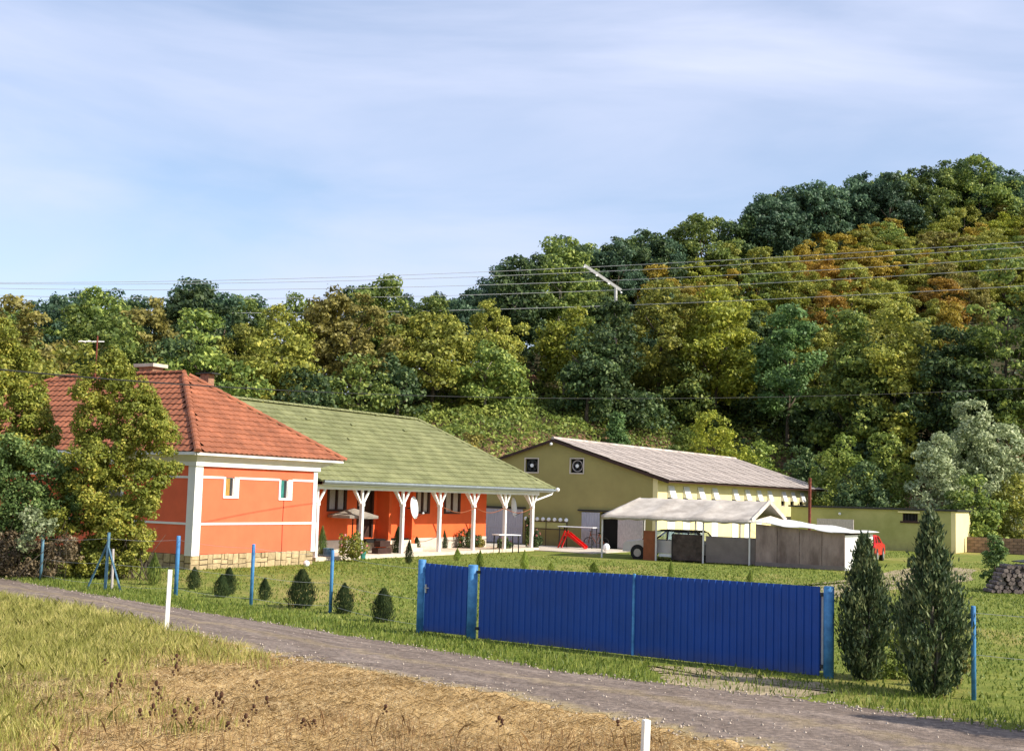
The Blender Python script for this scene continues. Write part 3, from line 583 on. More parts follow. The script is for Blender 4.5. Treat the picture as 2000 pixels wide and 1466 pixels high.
scatter_leaves('dry_weeds', 26000, (-16, 30), (94, 142), lambda X, Y, r: (((bankd(X, Y) > 2.0) & (bankd(X, Y) < 6.5)) & (r.uniform(size=len(X)) < .55)) | ((bankd(X, Y) > 19) & (bankd(X, Y) < 29) & (r.uniform(size=len(X)) < .5)), lambda X, Y: .2+.7*lump(X, Y, 1.4), .13, 'brownleaf', 'dry brown weeds on the bare bank edge above the barn roof', 'weeds', 52)
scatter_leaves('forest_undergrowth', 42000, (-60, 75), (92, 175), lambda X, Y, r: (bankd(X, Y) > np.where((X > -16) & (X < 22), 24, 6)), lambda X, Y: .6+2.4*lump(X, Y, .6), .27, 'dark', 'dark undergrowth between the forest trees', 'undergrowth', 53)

# ------------------------------------------------------------------ wall with openings
def wall(fr, axis, a0, a1, z0, z1, holes, t0, t1):
    """axis 'u' or 'v'; t0..t1 thickness range on the other axis; holes (a0,a1,z0,z1)"""
    A = sorted({a0, a1, *[h[0] for h in holes], *[h[1] for h in holes]}); Z = sorted({z0, z1, *[h[2] for h in holes], *[h[3] for h in holes]})
    b = MB()
    for i in range(len(A)-1):
        for j in range(len(Z)-1):
            am, zm = (A[i]+A[i+1])/2, (Z[j]+Z[j+1])/2
            if any(h[0] < am < h[1] and h[2] < zm < h[3] for h in holes): continue
            if axis == 'u': b.fb(fr, A[i], A[i+1], t0, t1, Z[j], Z[j+1])
            else: b.fb(fr, t0, t1, A[i], A[i+1], Z[j], Z[j+1])
    return b
def tile_mesh(name, w_, l_, m, amp=.030):
    nxs = 7; V = []; Fc = []
    for j, (y, dz) in enumerate(((0, .012), (0, .038), (l_*1.08, .004))):
        for i in range(nxs+1):
            t = i/nxs; V.append(((t-.5)*w_*1.02, y, dz+amp*(.5+.5*math.cos(2*math.pi*t))))
    n = nxs+1
    for j in range(2):
        for i in range(nxs): Fc.append((j*n+i, j*n+i+1, (j+1)*n+i+1, (j+1)*n+i))
    return mk(name, V, Fc, m, False)
def tile_slope(roof, O, e, s, poly, tw, tl, mA, mB, near_pt, limit=300):
    """tiles over a slope: O eave start, e unit along eave, s unit up slope, poly(uu, ss)->inside"""
    nrm = np.cross(e, s); nrm = nrm if nrm[2] > 0 else -nrm
    R = Matrix([[e[0], s[0], nrm[0]], [e[1], s[1], nrm[1]], [e[2], s[2], nrm[2]]])
    pos = []; j = 0
    while True:
        ss = j*tl
        us = poly(ss+tl*.5)
        if us is None: break
        u0, u1 = us; k0 = math.ceil(u0/tw-.25); k1 = math.floor(u1/tw+.25)
        for k in range(k0, k1): pos.append(((k+.5)*tw, ss))
        j += 1
    P = [O+e*u+s*q+nrm*.02 for u, q in pos]
    order = sorted(range(len(P)), key=lambda i: np.linalg.norm(P[i]-near_pt))
    tm = tile_mesh('roof_tile', tw, tl, mA)
    for i in order[:limit]:
        o = link('roof_tile', tm, roof); Mx = R.to_4x4()
        jit = Matrix.Rotation(random.uniform(-.010, .010), 4, 'Z')@Matrix.Rotation(random.uniform(-.012, .006), 4, 'X')
        Mx = Mx@jit; Mx.translation = Vector(P[i]); o.matrix_local = Mx
    rest = order[limit:]
    if rest:
        tv = np.array([v.co for v in tm.vertices]); tf = [tuple(p.vertices) for p in tm.polygons]; V = []; Fc = []
        Rn = np.array(R)
        for i in rest:
            b = len(V); a = random.uniform(-.012, .006); q = tv.copy(); q[:, 2] += q[:, 1]*a
            V += [tuple(x) for x in (q@Rn.T+P[i])]; Fc += [tuple(b+k for k in f) for f in tf]
        o = link('roof_tile_field', mk('roof_tile_field', V, Fc, mB), roof); o['kind'] = 'stuff'
def ridge_caps(roof, a, b_, m, r0=.12, step=.36, name='ridge_tile', lift=.03):
    a = np.array(a, float); b_ = np.array(b_, float); L_ = np.linalg.norm(b_-a); n = int(L_/step); d = (b_-a)/L_
    x = np.cross(d, ZZ); x /= np.linalg.norm(x); y = np.cross(x, d)
    V = []; K = 6
    for t, rr in ((-.02, r0*1.12), (step*1.05, r0*.92)):
        for k in range(K+1):
            th = math.pi*k/K; V.append((math.cos(th)*rr, t, math.sin(th)*rr*.9))
    Fc = [(k, k+1, K+2+k, K+1+k) for k in range(K)]+[tuple(range(K+1))]
    me = mk(name, V, Fc, m); R = Matrix([[x[0], d[0], y[0]], [x[1], d[1], y[1]], [x[2], d[2], y[2]]]).to_4x4()
    for i in range(n):
        o = link(name, me, roof); Mx = R.copy(); Mx.translation = Vector(a+d*i*step+ZZ*lift); o.matrix_local = Mx
def unit(v): return v/np.linalg.norm(v)

# ------------------------------------------------------------------ HOUSE A (orange, red hipped roof)
A = Fr(G(372, 1113), U2, U1); LA, WA = 17.6, 6.85    # length along v, width along u
HA = empty('orange_house'); tag(HA, 'orange rendered house with hipped red tile roof, white bands and stone plinth', 'house')
EZ = 3.72
wins = [(1.55, 2.02, 2.66, 3.36), (4.66, 5.10, 2.62, 3.34)]
wb = wall(A, 'u', 0, WA, .55, EZ, wins, 0.0, .32); 
wb.fb(A, 0, .32, .32, LA, .55, EZ); wb.fb(A, WA-.32, WA, .32, LA, .0, EZ); wb.fb(A, .32, WA-.32, LA-.32, LA, 0, EZ)
wb.build('wall', M['orange'], HA)
MB().fb(A, .03, WA-.0, .03, .4, -.1, .55).fb(A, .03, .4, .4, LA, -.1, .55).build('plinth', M['mortar'], HA)
plinth = [o for o in HA.children if o.name.startswith('plinth')][0]
# plinth stones, irregular, three courses deep
def stone(fr, axis, a0, a1, z0, z1, proud):
    r = random; j = lambda: r.uniform(-.018, .018); g = .013
    def pt(a, z, o): return fr.p(a, .03-o, z) if axis == 'u' else fr.p(.03-o, a, z)
    c = [(a0+g+j(), z0+g+j()), (a1-g+j(), z0+g+j()), (a1-g+j(), z1-g+j()), (a0+g+j(), z1-g+j())]
    cm = ((a0+a1)/2, (z0+z1)/2); inn = [(x*.88+cm[0]*.12, z*.88+cm[1]*.12) for x, z in c]
    V = [pt(x, z, -.01) for x, z in c]+[pt(x, z, proud*.7) for x, z in c]+[pt(x, z, proud) for x, z in inn]
    Fc = []
    for q in (0, 4):
        for k in range(4): Fc.append((q+k, q+(k+1) % 4, q+4+(k+1) % 4, q+4+k))
    Fc.append((8, 9, 10, 11))
    link('stone', mk('stone', V, Fc, M['stone']), plinth)
for axis, L_, a_ in (('u', WA, 0.0), ('v', 6.6, 0.0)):
    a = a_
    while a < L_-.05:
        wd = min(random.uniform(.26, .46), L_-a)
        if L_-a-wd < .15: wd = L_-a
        mode = random.random()
        if mode < .35: cuts = [-.06, random.uniform(.12, .34), .55]
        elif mode < .8: z1 = random.uniform(.1, .2); cuts = [-.06, z1, z1+random.uniform(.14, .2), .55]
        else: cuts = [-.06, .2, .55]
        for z0, z1 in zip(cuts[:-1], cuts[1:]):
            if mode > .55 and wd > .36 and random.random() < .5:
                mid = a+wd*random.uniform(.4, .6); stone(A, axis, a, mid, z0, z1, random.uniform(.03, .05)); stone(A, axis, mid, a+wd, z0, z1, random.uniform(.03, .05))
            else: stone(A, axis, a, a+wd, z0, z1, random.uniform(.03, .05))
        a += wd
# white trim
tr = MB(); tr.fb(A, -.05, .34, -.05, .0, .50, EZ).fb(A, -.05, .0, .0, .30, .50, EZ); tr.build('corner_pilaster', M['white'], HA)
MB().fb(A, WA-.20, WA+.04, -.045, .0, .50, EZ).fb(A, WA, WA+.04, 0, .3, .5, EZ).build('corner_pilaster', M['white'], HA)
b = MB(); b.fb(A, .34, WA-.20, -.03, 0, 1.60, 1.68); b.build('band', M['white'], HA)
b = MB(); b.fb(A, -.03, 0, .30, LA, 1.60, 1.68).build('band', M['white'], HA)
b = MB(); b.fb(A, -.03, 0, .30, LA, 3.27, 3.35).build('band', M['white'], HA)
b = MB(); x0 = .34
for (u0, u1, z0, z1) in wins:
    b.fb(A, x0, u0-.10, -.03, 0, 3.29, 3.37); x0 = u1+.26
b.fb(A, x0, WA-.20, -.03, 0, 3.29, 3.37); b.build('band', M['white'], HA)
for i, (u0, u1, z0, z1) in enumerate(wins):
    wn = MB().fb(A, u0-.10, u0, -.04, .0, z0-.08, z1+.0).fb(A, u1, u1+.26, -.04, .0, z0-.08, z1).fb(A, u0, u1, -.04, .0, z0-.08, z0).fb(A, u0, u0+.035, .055, .10, z0, z1).fb(A, u1-.035, u1, .055, .10, z0, z1).fb(A, u0+.035, u1-.035, .055, .10, z1-.04, z1).build('window', M['white'], HA)
    MB().fb(A, u0+.035, u1-.14, .065, .085, z0, z1-.04).build('blind', M['amber' if i == 0 else 'teal'], wn)
    MB().fb(A, u1-.14, u1-.035, .06, .085, z0, z1-.04).build('pane', M['glass'], wn)
    MB().fb(A, u1-.034, u1+.001, .0, .05, z0, z1-.04).build('reveal', M['white'], wn)
# left wall window, mostly behind the tree
wn = MB().fb(A, -.04, -.0, 3.55, 3.68, 1.6, 2.9).fb(A, -.04, 0, 4.7, 4.83, 1.6, 2.9).fb(A, -.04, 0, 3.68, 4.7, 2.8, 2.9).build('window', M['white'], HA)
MB().fb(A, -.02, -.0, 3.68, 4.7, 1.68, 2.8).build('pane', M['glass'], wn)
# cornice box, soffit step, gutter
XR, XL = WA+1.30, -.42
b = MB(); b.fb(A, -.10, WA+.12, -.12, .4, EZ, EZ+.16).fb(A, -.10, .4, .4, LA, EZ, EZ+.16); b.build('cornice', M['white'], HA)
b = MB(); b.quadbox([A.p(-.12, -.14, EZ+.16), A.p(WA+.14, -.14, EZ+.16), A.p(WA+.14, LA+.2, EZ+.16), A.p(-.12, LA+.2, EZ+.16), A.p(XL+.1, -.36, EZ+.40), A.p(XR-.2, -.36, EZ+.40), A.p(XR-.2, LA+.4, EZ+.40), A.p(XL+.1, LA+.4, EZ+.40)]); b.build('soffit', M['cornice'], HA)
b = MB(); b.fb(A, XL+.02, XR-.1, -.44, -.36, EZ+.38, EZ+.49).fb(A, XL-.02, XL+.10, -.36, LA+.4, EZ+.38, EZ+.49); b.build('gutter', M['white'], HA)
EA, RA = EZ+.47, 7.50
eo = -.46   # overhang front (v)
ca_ = (XL, XR); um = 3.55
P1 = A.p(XL, eo, EA); P2 = A.p(XR, eo, EA); P3 = A.p(XR, LA+.5, EA); P4 = A.p(XL, LA+.5, EA)
vr0 = 4.35; Rn = A.p(um, vr0, RA); Rf = A.p(um, 11.7, RA)
roofA = MB()
b = roofA; i0 = len(b.V); b.V += [tuple(p) for p in (P1, P2, P3, P4, Rn, Rf)]; b.F += [(0, 1, 4), (1, 2, 5, 4), (2, 3, 5), (3, 0, 4, 5), (3, 2, 1, 0)]
roofA = b.build('roof', M['redtile2'], HA)
# left slope P1->P4 (normal to -u): eave along v
e = U1.copy(); s = unit(A.p(um, vr0, RA)-A.p(XL, vr0, EA)); LS = np.linalg.norm(A.p(um, vr0, RA)-A.p(XL, vr0, EA)); EL = LA+.5-eo
def pA(ss):
    if ss > LS-.05: return None
    t = ss/LS; return ((vr0-eo)*t+.0, EL-(LA+.5-11.7)*t)
tile_slope(roofA, P1, e, s, pA, .31, .37, M['redtile'], M['redtile2'], P1+s*3, 190)
# front hip
e = U2.copy(); s = unit(A.p(um, vr0, RA)-A.p(um, eo, EA)); LS2 = np.linalg.norm(A.p(um, vr0, RA)-A.p(um, eo, EA)); EW = XR-XL
def pB(ss):
    if ss > LS2-.1: return None
    t = ss/LS2; return ((um-XL)*t, EW-(XR-um)*t)
tile_slope(roofA, P1, e, s, pB, .28, .35, M['redtile'], M['redtile2'], P1+s*2, 110)
ridge_caps(roofA, P1, Rn, M['redtile'], .13); ridge_caps(roofA, P2, Rn, M['redtile'], .12); ridge_caps(roofA, Rn, Rf, M['redtile'], .12); ridge_caps(roofA, P4, Rf, M['redtile'], .12)
# chimneys
c1 = MB().fb(A, 4.3, 4.9, 6.9, 7.7, 6.6, 7.92).build('chimney', M['brick'], roofA); MB().fb(A, 4.18, 5.02, 6.75, 7.95, 7.92, 8.06).build('chimney_cap', M['concrete'], HA)
c2_ = MB().fb(A, 4.9, 5.25, 4.3, 4.75, 6.0, 7.62).build('chimney', M['brick'], roofA); MB().fb(A, 4.82, 5.33, 4.05, 4.95, 7.62, 7.67).build('chimney_cap', M['darkmetal'], HA)
# downpipe-like crack line / cable on the wall
MB().tube([A.p(4.9, -.012, 2.54), A.p(4.88, -.012, 1.72)], .012, 5).tube([A.p(4.88, -.012, 1.60), A.p(4.9, -.012, .56)], .012, 5).build('wall_cable', M['rust'], HA)
q = Wp(193, 720, A.p(3.0, 0, 0), U1)[0]
an = empty('roof_antenna', tuple(A.p(3.4, 9.3, 0))); tag(an, 'thin rusty TV antenna mast on the far end of the red roof', 'antenna')
MB().tube([(0, 0, 7.3), (0, 0, 9.2)], .035, 6).build('mast', M['rust'], an); MB().bar((-.8, 0, 8.95), (.2, .3, 9.0), .04).bar((-.6, -.3, 8.95), (-.6, .3, 8.95), .03).bar((-.3, -.25, 8.97), (-.3, .35, 8.97), .03).build('boom', M['plastic'], an)

# ------------------------------------------------------------------ HOUSE B (green roof, porch)
B = Fr(G(613, 1095), U2, U1)
HB = empty('green_roof_house'); tag(HB, 'long red orange house with green tile roof and white columned porch', 'house')
VW = 2.0; BD = 10.2; UE = 17.2
MB().fb(B, -.2, 19.2, -.25, VW, -.1, .16).build('porch_floor', M['paving'], HB)
hw = [(3.30, 4.62, 2.03, 3.05), (10.35, 11.55, 1.93, 3.02), (13.0, 14.45, 1.93, 3.02)]
dr = (5.55, 6.75, .80, 3.02)
wb = wall(B, 'u', .0, UE, .72, 3.35, hw+[dr], VW, VW+.3); wb.fb(B, UE-.3, UE, VW+.3, BD, -.1, 3.35).fb(B, 0, UE-.3, BD-.3, BD, 0, 3.35); wb.build('wall', M['shaded_redwall'], HB)
MB().fb(B, 0, UE+.03, VW-.03, VW+.2, -.1, .72).build('plinth', M['concrete'], HB)
# projecting porch bay right of the door
MB().fb(B, 7.05, 7.25, VW-.75, VW, .16, 3.05).fb(B, 9.0, 9.25, VW-.75, VW, .16, 3.05).build('porch_pier', M['shaded_redwall'], HB)
for i, (u0, u1, z0, z1) in enumerate(hw):
    wn = MB().fb(B, u0-.06, u0+.10, VW-.03, VW+.12, z0, z1).fb(B, u1-.10, u1+.06, VW-.03, VW+.12, z0, z1).fb(B, (u0+u1)/2-.06, (u0+u1)/2+.06, VW-.03, VW+.12, z0+.10, z1).fb(B, u0+.10, u1-.10, VW-.03, VW+.12, z0, z0+.10).build('window', M['brown'], HB)
    MB().fb(B, u0+.10, (u0+u1)/2-.06, VW+.05, VW+.07, z0+.1, z1).build('pane', M['curtain'], wn); MB().fb(B, (u0+u1)/2+.06, u1-.10, VW+.05, VW+.07, z0+.1, z1).build('pane', M['curtain'], wn)
dd = MB().fb(B, dr[0], dr[1], VW+.1, VW+.16, dr[2], dr[3]).fb(B, dr[0]-.05, dr[0]+.08, VW-.03, VW+.1, dr[2], dr[3]).fb(B, dr[1]-.08, dr[1]+.05, VW-.03, VW+.1, dr[2], dr[3]).build('door', M['brown'], HB)
MB().fb(B, dr[0]+.2, dr[0]+.5, VW+.07, VW+.1, dr[2]+.3, dr[3]-.2).build('door_panel', M['black'], dd)
# steps in front of the door and the low white plinth wall
for k in range(4): MB().fb(B, 6.9-.0, 8.9, .15+k*.35, .50+k*.35 if k < 3 else VW-.76, .0, .18+.17*k).build('step', M['paving'], HB)
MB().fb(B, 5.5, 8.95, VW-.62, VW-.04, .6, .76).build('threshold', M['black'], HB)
# lintel / fascia / gutter
MB().fb(B, -.1, 19.4, -.08, .08, 3.02, 3.20).fb(B, 19.24, 19.4, .08, 5, 3.02, 3.20).build('porch_beam', M['white'], HB)
MB().fb(B, -.1, 20.25, -.42, -.36, 3.20, 3.30).fb(B, 20.19, 20.25, -.36, 9, 3.20, 3.30).fb(B, -.1, 20.2, -.36, -.08, 3.20, 3.22).build('fascia', M['white'], HB)
gt = MB(); gt.tube([B.p(-.2, -.50, 3.33), B.p(20.45, -.50, 3.33)], .075, 8); gt.build('gutter', M['guttergrey'], HB)
MB().tube([B.p(20.3, -.48, 3.30), B.p(20.25, -.40, 3.1), B.p(19.15, .05, 2.72), B.p(19.1, .1, 2.5), B.p(19.1, .1, .25)], .05, 8).build('downpipe', M['white'], HB)
MB().blob(B.p(20.75, -.50, 3.36), .12).build('gutter_end', M['plastic'], HB)
MB().fb(B, 0, 19.2, .1, VW-.05, 3.06, 3.10).build('porch_ceiling', M['cornice'], HB)
for i, u in enumerate([0.05, 3.2, 6.35, 9.5, 12.65, 15.8, 18.75]):
    p = MB().fb(B, u-.075, u+.075, -.075, .075, 0, 2.45).fb(B, u-.05, u+.05, -.05, .05, 2.45, 3.02).fb(B, u-.10, u+.10, -.10, .10, 2.32, 2.46).build('porch_post', M['white'], HB)
    for s_ in (-1, 1): MB().bar(B.p(u+s_*.06, 0, 2.40), B.p(u+s_*.52, 0, 3.03), .075, .085).build('brace', M['white'], p)
    MB().bar(B.p(u, .06, 2.40), B.p(u, .5, 3.03), .07, .08).build('brace', M['white'], p)
EB, RB, sB = 3.36, 6.92, 5.1; XB0, XB1, vb0 = -2.6, 20.35, -.52
Q1 = B.p(XB0, vb0, EB); Q2 = B.p(XB1, vb0, EB); Q3 = B.p(XB1, 2*sB-vb0, EB); Q4 = B.p(XB0, 2*sB-vb0, EB); RR = B.p(14.75, sB, RB); RL = B.p(XB0, sB, RB)
b = MB(); b.V += [tuple(p) for p in (Q1, Q2, Q3, Q4, RL, RR)]; b.F += [(0, 1, 5, 4), (1, 2, 5), (2, 3, 4, 5), (3, 0, 4), (3, 2, 1, 0)]
roofB = b.build('roof', M['greentile2'], HB)
e = U2.copy(); s = unit(B.p(0, sB, RB)-B.p(0, vb0, EB)); LS3 = np.linalg.norm(B.p(0, sB, RB)-B.p(0, vb0, EB))
def pC(ss):
    if ss > LS3-.08: return None
    t = ss/LS3; return (.3, XB1-XB0-(XB1-14.75)*t)
tile_slope(roofB, Q1, e, s, pC, .30, .40, M['greentile'], M['greentile2'], B.p(5, 0, 3.4), 300)
ridge_caps(roofB, RL, RR, M['greentile'], .11); ridge_caps(roofB, Q2, RR, M['greentile'], .11)
for (xx, yy) in ((600, 821), (688, 832), (682, 860), (735, 812), (790, 843)):   # vent tiles
    # intersect sight line with the roof plane
    nn = np.cross(e, s); nn = nn if nn[2] > 0 else -nn; rr = ray(xx, yy); t = ((Q1-CP)@nn)/(rr@nn); c = CP+rr*t
    MB().bar(c-e*.14+nn*.06, c+e*.14+nn*.06, .16, .10, up=nn).build('vent_tile', M['greentile'], roofB)
# satellite dishes on porch posts
def dish(pt, az, R, label):
    e_ = empty('satellite_dish', tuple(pt)); tag(e_, label, 'satellite dish')
    V = []; Fc = []; n = 24; el = rad(7); ax = np.array([math.sin(az)*math.cos(el), math.cos(az)*math.cos(el), math.sin(el)]); x = unit(np.cross(ax, ZZ)); y = np.cross(x, ax)
    for j in range(5):
        rr = R*j/4
        for k in range(n):
            t = 2*math.pi*k/n; V.append(tuple((x*math.cos(t)*.95+y*math.sin(t))*rr+ax*(rr**2*.35-.0)))
    for j in range(4):
        for k in range(n): Fc.append((j*n+k, j*n+(k+1) % n, (j+1)*n+(k+1) % n, (j+1)*n+k))
    o = link('reflector', mk('reflector', V, Fc, M['plastic'], True), e_); md = o.modifiers.new('s', 'SOLIDIFY'); md.thickness = .02
    MB().tube([-y*R*.95, -y*R*.6+ax*R*.95], .015, 5).build('feed_arm', M['darkmetal'], e_); MB().blob(-y*R*.58+ax*R*.97, .05).build('receiver', M['plastic'], e_)
    MB().tube([-ax*.02, -ax*.28], .03, 6).build('bracket', M['darkmetal'], e_)
    return e_
dish(Dp(806, 991, 60.3)-0*U2, rad(106), .53, 'large white satellite dish on the third porch post beside the bay')
dish(Dp(1001, 990, 71.3), rad(106), .55, 'white satellite dish near the right end of the porch')
gl = MB(); pts = []
for k in range(25):
    t = k/24; u = 9.7+t*8.8; sag = .28*math.sin(math.pi*((t*3) % 1)); pts.append(B.p(u, -.10, 2.3-sag*.9))
gl.tube(pts, .018, 5); tag(gl.build('string_light_cable', M['rustpanel']), 'red string light cable looping between the right porch posts', 'cable')

# patio things
um_ = empty('patio_parasol', tuple(B.p(3.9, 1.0, .16))); tag(um_, 'grey brown patio parasol opened under the porch roof at left', 'parasol')
MB().tube([(0, 0, 0), (0, 0, 2.0)], .03, 8).build('pole', M['brown'], um_)
V = [(0, 0, 2.05)]; Fc = []
for k in range(8):
    t = k*math.pi/4; V.append((1.15*math.cos(t), 1.15*math.sin(t), 1.72)); V.append((1.15*math.cos(t), 1.15*math.sin(t), 1.60))
for k in range(8): a = 1+2*k; c = 1+2*((k+1) % 8); Fc += [(0, a, c), (a, a+1, c+1, c)]
link('canopy', mk('canopy', V, Fc, M['grey']), um_); MB().disc((0, 0, .05), (0, 0, 1), .3, .1).build('base', M['brown'], um_)
def table(name, loc, rz, sx, sy, h, label, m='plastic'):
    e_ = empty(name, loc, rz); tag(e_, label, 'table'); f0 = Fr((0, 0, 0), np.array([1., 0, 0]), np.array([0, 1., 0]))
    MB().fb(f0, -sx/2, sx/2, -sy/2, sy/2, h-.05, h).build('table_top', M[m], e_, bevel=.01)
    for i in (-1, 1):
        for j in (-1, 1): MB().bar((i*(sx/2-.08), j*(sy/2-.08), 0), (i*(sx/2-.1), j*(sy/2-.1), h-.05), .05).build('leg', M['darkmetal'], e_)
    return e_
table('garden_table', tuple(B.p(15.0, -.6, 0.0)), .5, 1.3, .8, .95, 'small white topped table by the roses on the porch edge')
for k, (uu, zz, ww) in enumerate(((5.05, .16, .75), (5.2, .48, .5))):
    bx_ = MB().fb(B, uu-.3, uu+ww, .15, .5, zz, zz+.26).build('planter_box', M['brown']); tag(bx_, ('lower' if k == 0 else 'upper')+' brown planter box stacked beside the porch steps', 'planter')
tag(MB().tube([B.p(3.05, -.25, 0), B.p(3.05, -.25, .38)], [.13, .17], 10).build('flower_pot', M['teal']), 'teal flower pot at the foot of the second porch post', 'flower pot')
tag(MB().blob(G(598, 1106)+ZZ*.12, .13).build('white_ball', M['plastic']), 'white ball lying in grass at the stone plinth corner', 'ball')
tag(MB().tube([B.p(1.2, .2, .0), B.p(1.2, .2, .5)], [.22, .24], 10).build('rain_barrel', M['bluegreen']), 'small dark tub beside the first porch post', 'tub')

# ------------------------------------------------------------------ BARN
K0 = G(1140, 1070)+U1*(-4.66)
BA = Fr(K0, U2, U1); BW, BL = 13.6, 31.2
HC = empty('barn'); tag(HC, 'long olive barn with gabled grey fibre cement roof and pale lit side wall', 'barn')
vpk = BW/2; ez, rz_ = 4.22, 6.33
vw = [(vpk-2.0+(-.0), 0)]
gw = [(4.66+.15, 4.66+.98, 4.42, 5.24), (4.66+3.22, 4.66+4.08, 4.42, 5.22)]
door_open = (2.45, 3.62, 0.0, 2.15)
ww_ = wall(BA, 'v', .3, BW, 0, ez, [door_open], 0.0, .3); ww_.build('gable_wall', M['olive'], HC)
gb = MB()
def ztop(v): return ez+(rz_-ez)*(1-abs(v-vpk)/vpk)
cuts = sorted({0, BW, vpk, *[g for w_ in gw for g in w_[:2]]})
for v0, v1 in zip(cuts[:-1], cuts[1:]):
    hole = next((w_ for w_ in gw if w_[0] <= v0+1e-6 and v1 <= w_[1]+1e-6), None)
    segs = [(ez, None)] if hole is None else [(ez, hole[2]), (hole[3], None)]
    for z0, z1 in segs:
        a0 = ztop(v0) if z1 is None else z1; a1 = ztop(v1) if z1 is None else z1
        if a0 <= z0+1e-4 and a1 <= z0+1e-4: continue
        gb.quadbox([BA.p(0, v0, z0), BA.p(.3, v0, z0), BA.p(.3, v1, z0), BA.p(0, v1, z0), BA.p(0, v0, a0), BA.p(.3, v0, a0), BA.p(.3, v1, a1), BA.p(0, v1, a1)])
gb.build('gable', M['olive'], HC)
for i, (v0, v1, z0, z1) in enumerate(gw):
    wn = MB().fb(BA, -.04, .02, v0-.07, v0, z0-.07, z1+.07).fb(BA, -.04, .02, v1, v1+.07, z0-.07, z1+.07).fb(BA, -.04, .02, v0, v1, z0-.07, z0).fb(BA, -.04, .02, v0, v1, z1, z1+.07).build('window', M['concrete'], HC)
    MB().fb(BA, .12, .16, v0, v1, z0, z1).build('opening', M['black'], wn)
    c = BA.p(.08, (v0+v1)/2, (z0+z1)/2)
    rg = MB()
    for k in range(16):
        a, c_ = 2*math.pi*k/16, 2*math.pi*(k+1)/16; rg.bar(c+U1*math.cos(a)*.33+ZZ*math.sin(a)*.33, c+U1*math.cos(c_)*.33+ZZ*math.sin(c_)*.33, .045)
    rg.build('fan_ring', M['curtain' if i == 0 else 'darkmetal'], wn)
    fan = MB(); fan.disc(c, -U2, .09, .06, 12)
    for k in range(5):
        a = 2*math.pi*k/5+.3; d_ = U1*math.cos(a)+ZZ*math.sin(a); fan.bar(c+d_*.05, c+d_*.29, .13, .012, up=U2*1.0+d_*.0+np.cross(d_, U2)*.4)
    fan.build('fan', M['darkmetal'], wn); MB().disc(c-U2*.05, -U2, .11, .05, 12).build('fan_hub', M['plastic'], wn)
# long wall with awning windows; its sunlight is put into the pale yellow
upos = [Wp(x, 970, K0, U2)[0] for x in (1304, 1334, 1362, 1390, 1430, 1454, 1477, 1498, 1526, 1544, 1562)]
holes = [(u, u+.80, 2.78, 3.75) for u in upos]
low = [(u+.1, u+.62+.1, .3, 1.9) for u in upos[:7]]
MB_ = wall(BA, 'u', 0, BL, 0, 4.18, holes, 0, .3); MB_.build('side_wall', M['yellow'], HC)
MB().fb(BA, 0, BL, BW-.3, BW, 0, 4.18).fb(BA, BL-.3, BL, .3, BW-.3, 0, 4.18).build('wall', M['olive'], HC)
for u in upos:
    wn = MB().fb(BA, u, u+.80, .1, .14, 2.78, 3.75).build('window', M['black'], HC)
    # top hung white flap with cheeks, pushed out at the bottom
    fl = MB().quadbox([BA.p(u-.03, -.26, 3.10), BA.p(u+.83, -.26, 3.10), BA.p(u+.83, -.23, 3.10), BA.p(u-.03, -.23, 3.10), BA.p(u-.03, -.05, 3.80), BA.p(u+.83, -.05, 3.80), BA.p(u+.83, -.02, 3.80), BA.p(u-.03, -.02, 3.80)])
    for uc in (u-.03, u+.81): fl.prism([BA.p(uc, -.02, 3.79), BA.p(uc, -.24, 3.11), BA.p(uc, -.0, 3.11)], U2*.02)
    fl.build('flap', M['plastic'], wn)
    MB().fb(BA, u-.02, u+.82, -.03, .1, 2.73, 2.785).build('sill', M['concrete'], wn)
for (u0, u1, z0, z1) in low:
    MB().fb(BA, u0-.15, u1+.3, -.05, -.0, z0, z1+.35).build('shutter', M['plastic'], HC)
# roof sheets, visible slope laid sheet by sheet
ov, og = .78, .22
zE = ez-(rz_-ez)/vpk*ov
def slope_pts(v0s, v1s): return None
Eo = BA.p(-og, -ov, zE+.06); Et = BA.p(-og, vpk, rz_+.06)
rb = MB(); Lr = BL+2*og
rb.quadbox([BA.p(-og, -ov+.03, zE-.02), BA.p(BL+og, -ov+.03, zE-.02), BA.p(BL+og, vpk, rz_-.02), BA.p(-og, vpk, rz_-.02), BA.p(-og, -ov+.03, zE+.04), BA.p(BL+og, -ov+.03, zE+.04), BA.p(BL+og, vpk, rz_+.04), BA.p(-og, vpk, rz_+.04)])
rb.quadbox([BA.p(-og, vpk, rz_-.02), BA.p(BL+og, vpk, rz_-.02), BA.p(BL+og, BW+.4, zE+.12), BA.p(-og, BW+.4, zE+.12), BA.p(-og, vpk, rz_+.07), BA.p(BL+og, vpk, rz_+.07), BA.p(BL+og, BW+.4, zE+.2), BA.p(-og, BW+.4, zE+.2)])
roofC = rb.build('roof', M['brown'], HC)
s = unit(Et-Eo); LSr = np.linalg.norm(Et-Eo); e = U2.copy(); nn = np.cross(e, s); nn = nn if nn[2] > 0 else -nn
ncol, nrow = 33, 6; sw = Lr/ncol; sl = LSr/nrow
def sheet(w_, l_):
    V = []; Fc = []; n = 24
    for y, dz in ((0, .02), (l_+.12, .0)):
        for i in range(n+1): V.append((w_*1.03*(i/n-.5), y, dz+.025*math.cos(i*math.pi*2/4)))
    for i in range(n): Fc.append((i, i+1, n+2+i, n+1+i))
    return mk('roof_sheet', V, Fc, M['barnroof'], False)
sh = sheet(sw, sl); R = Matrix([[e[0], s[0], nn[0]], [e[1], s[1], nn[1]], [e[2], s[2], nn[2]]]).to_4x4()
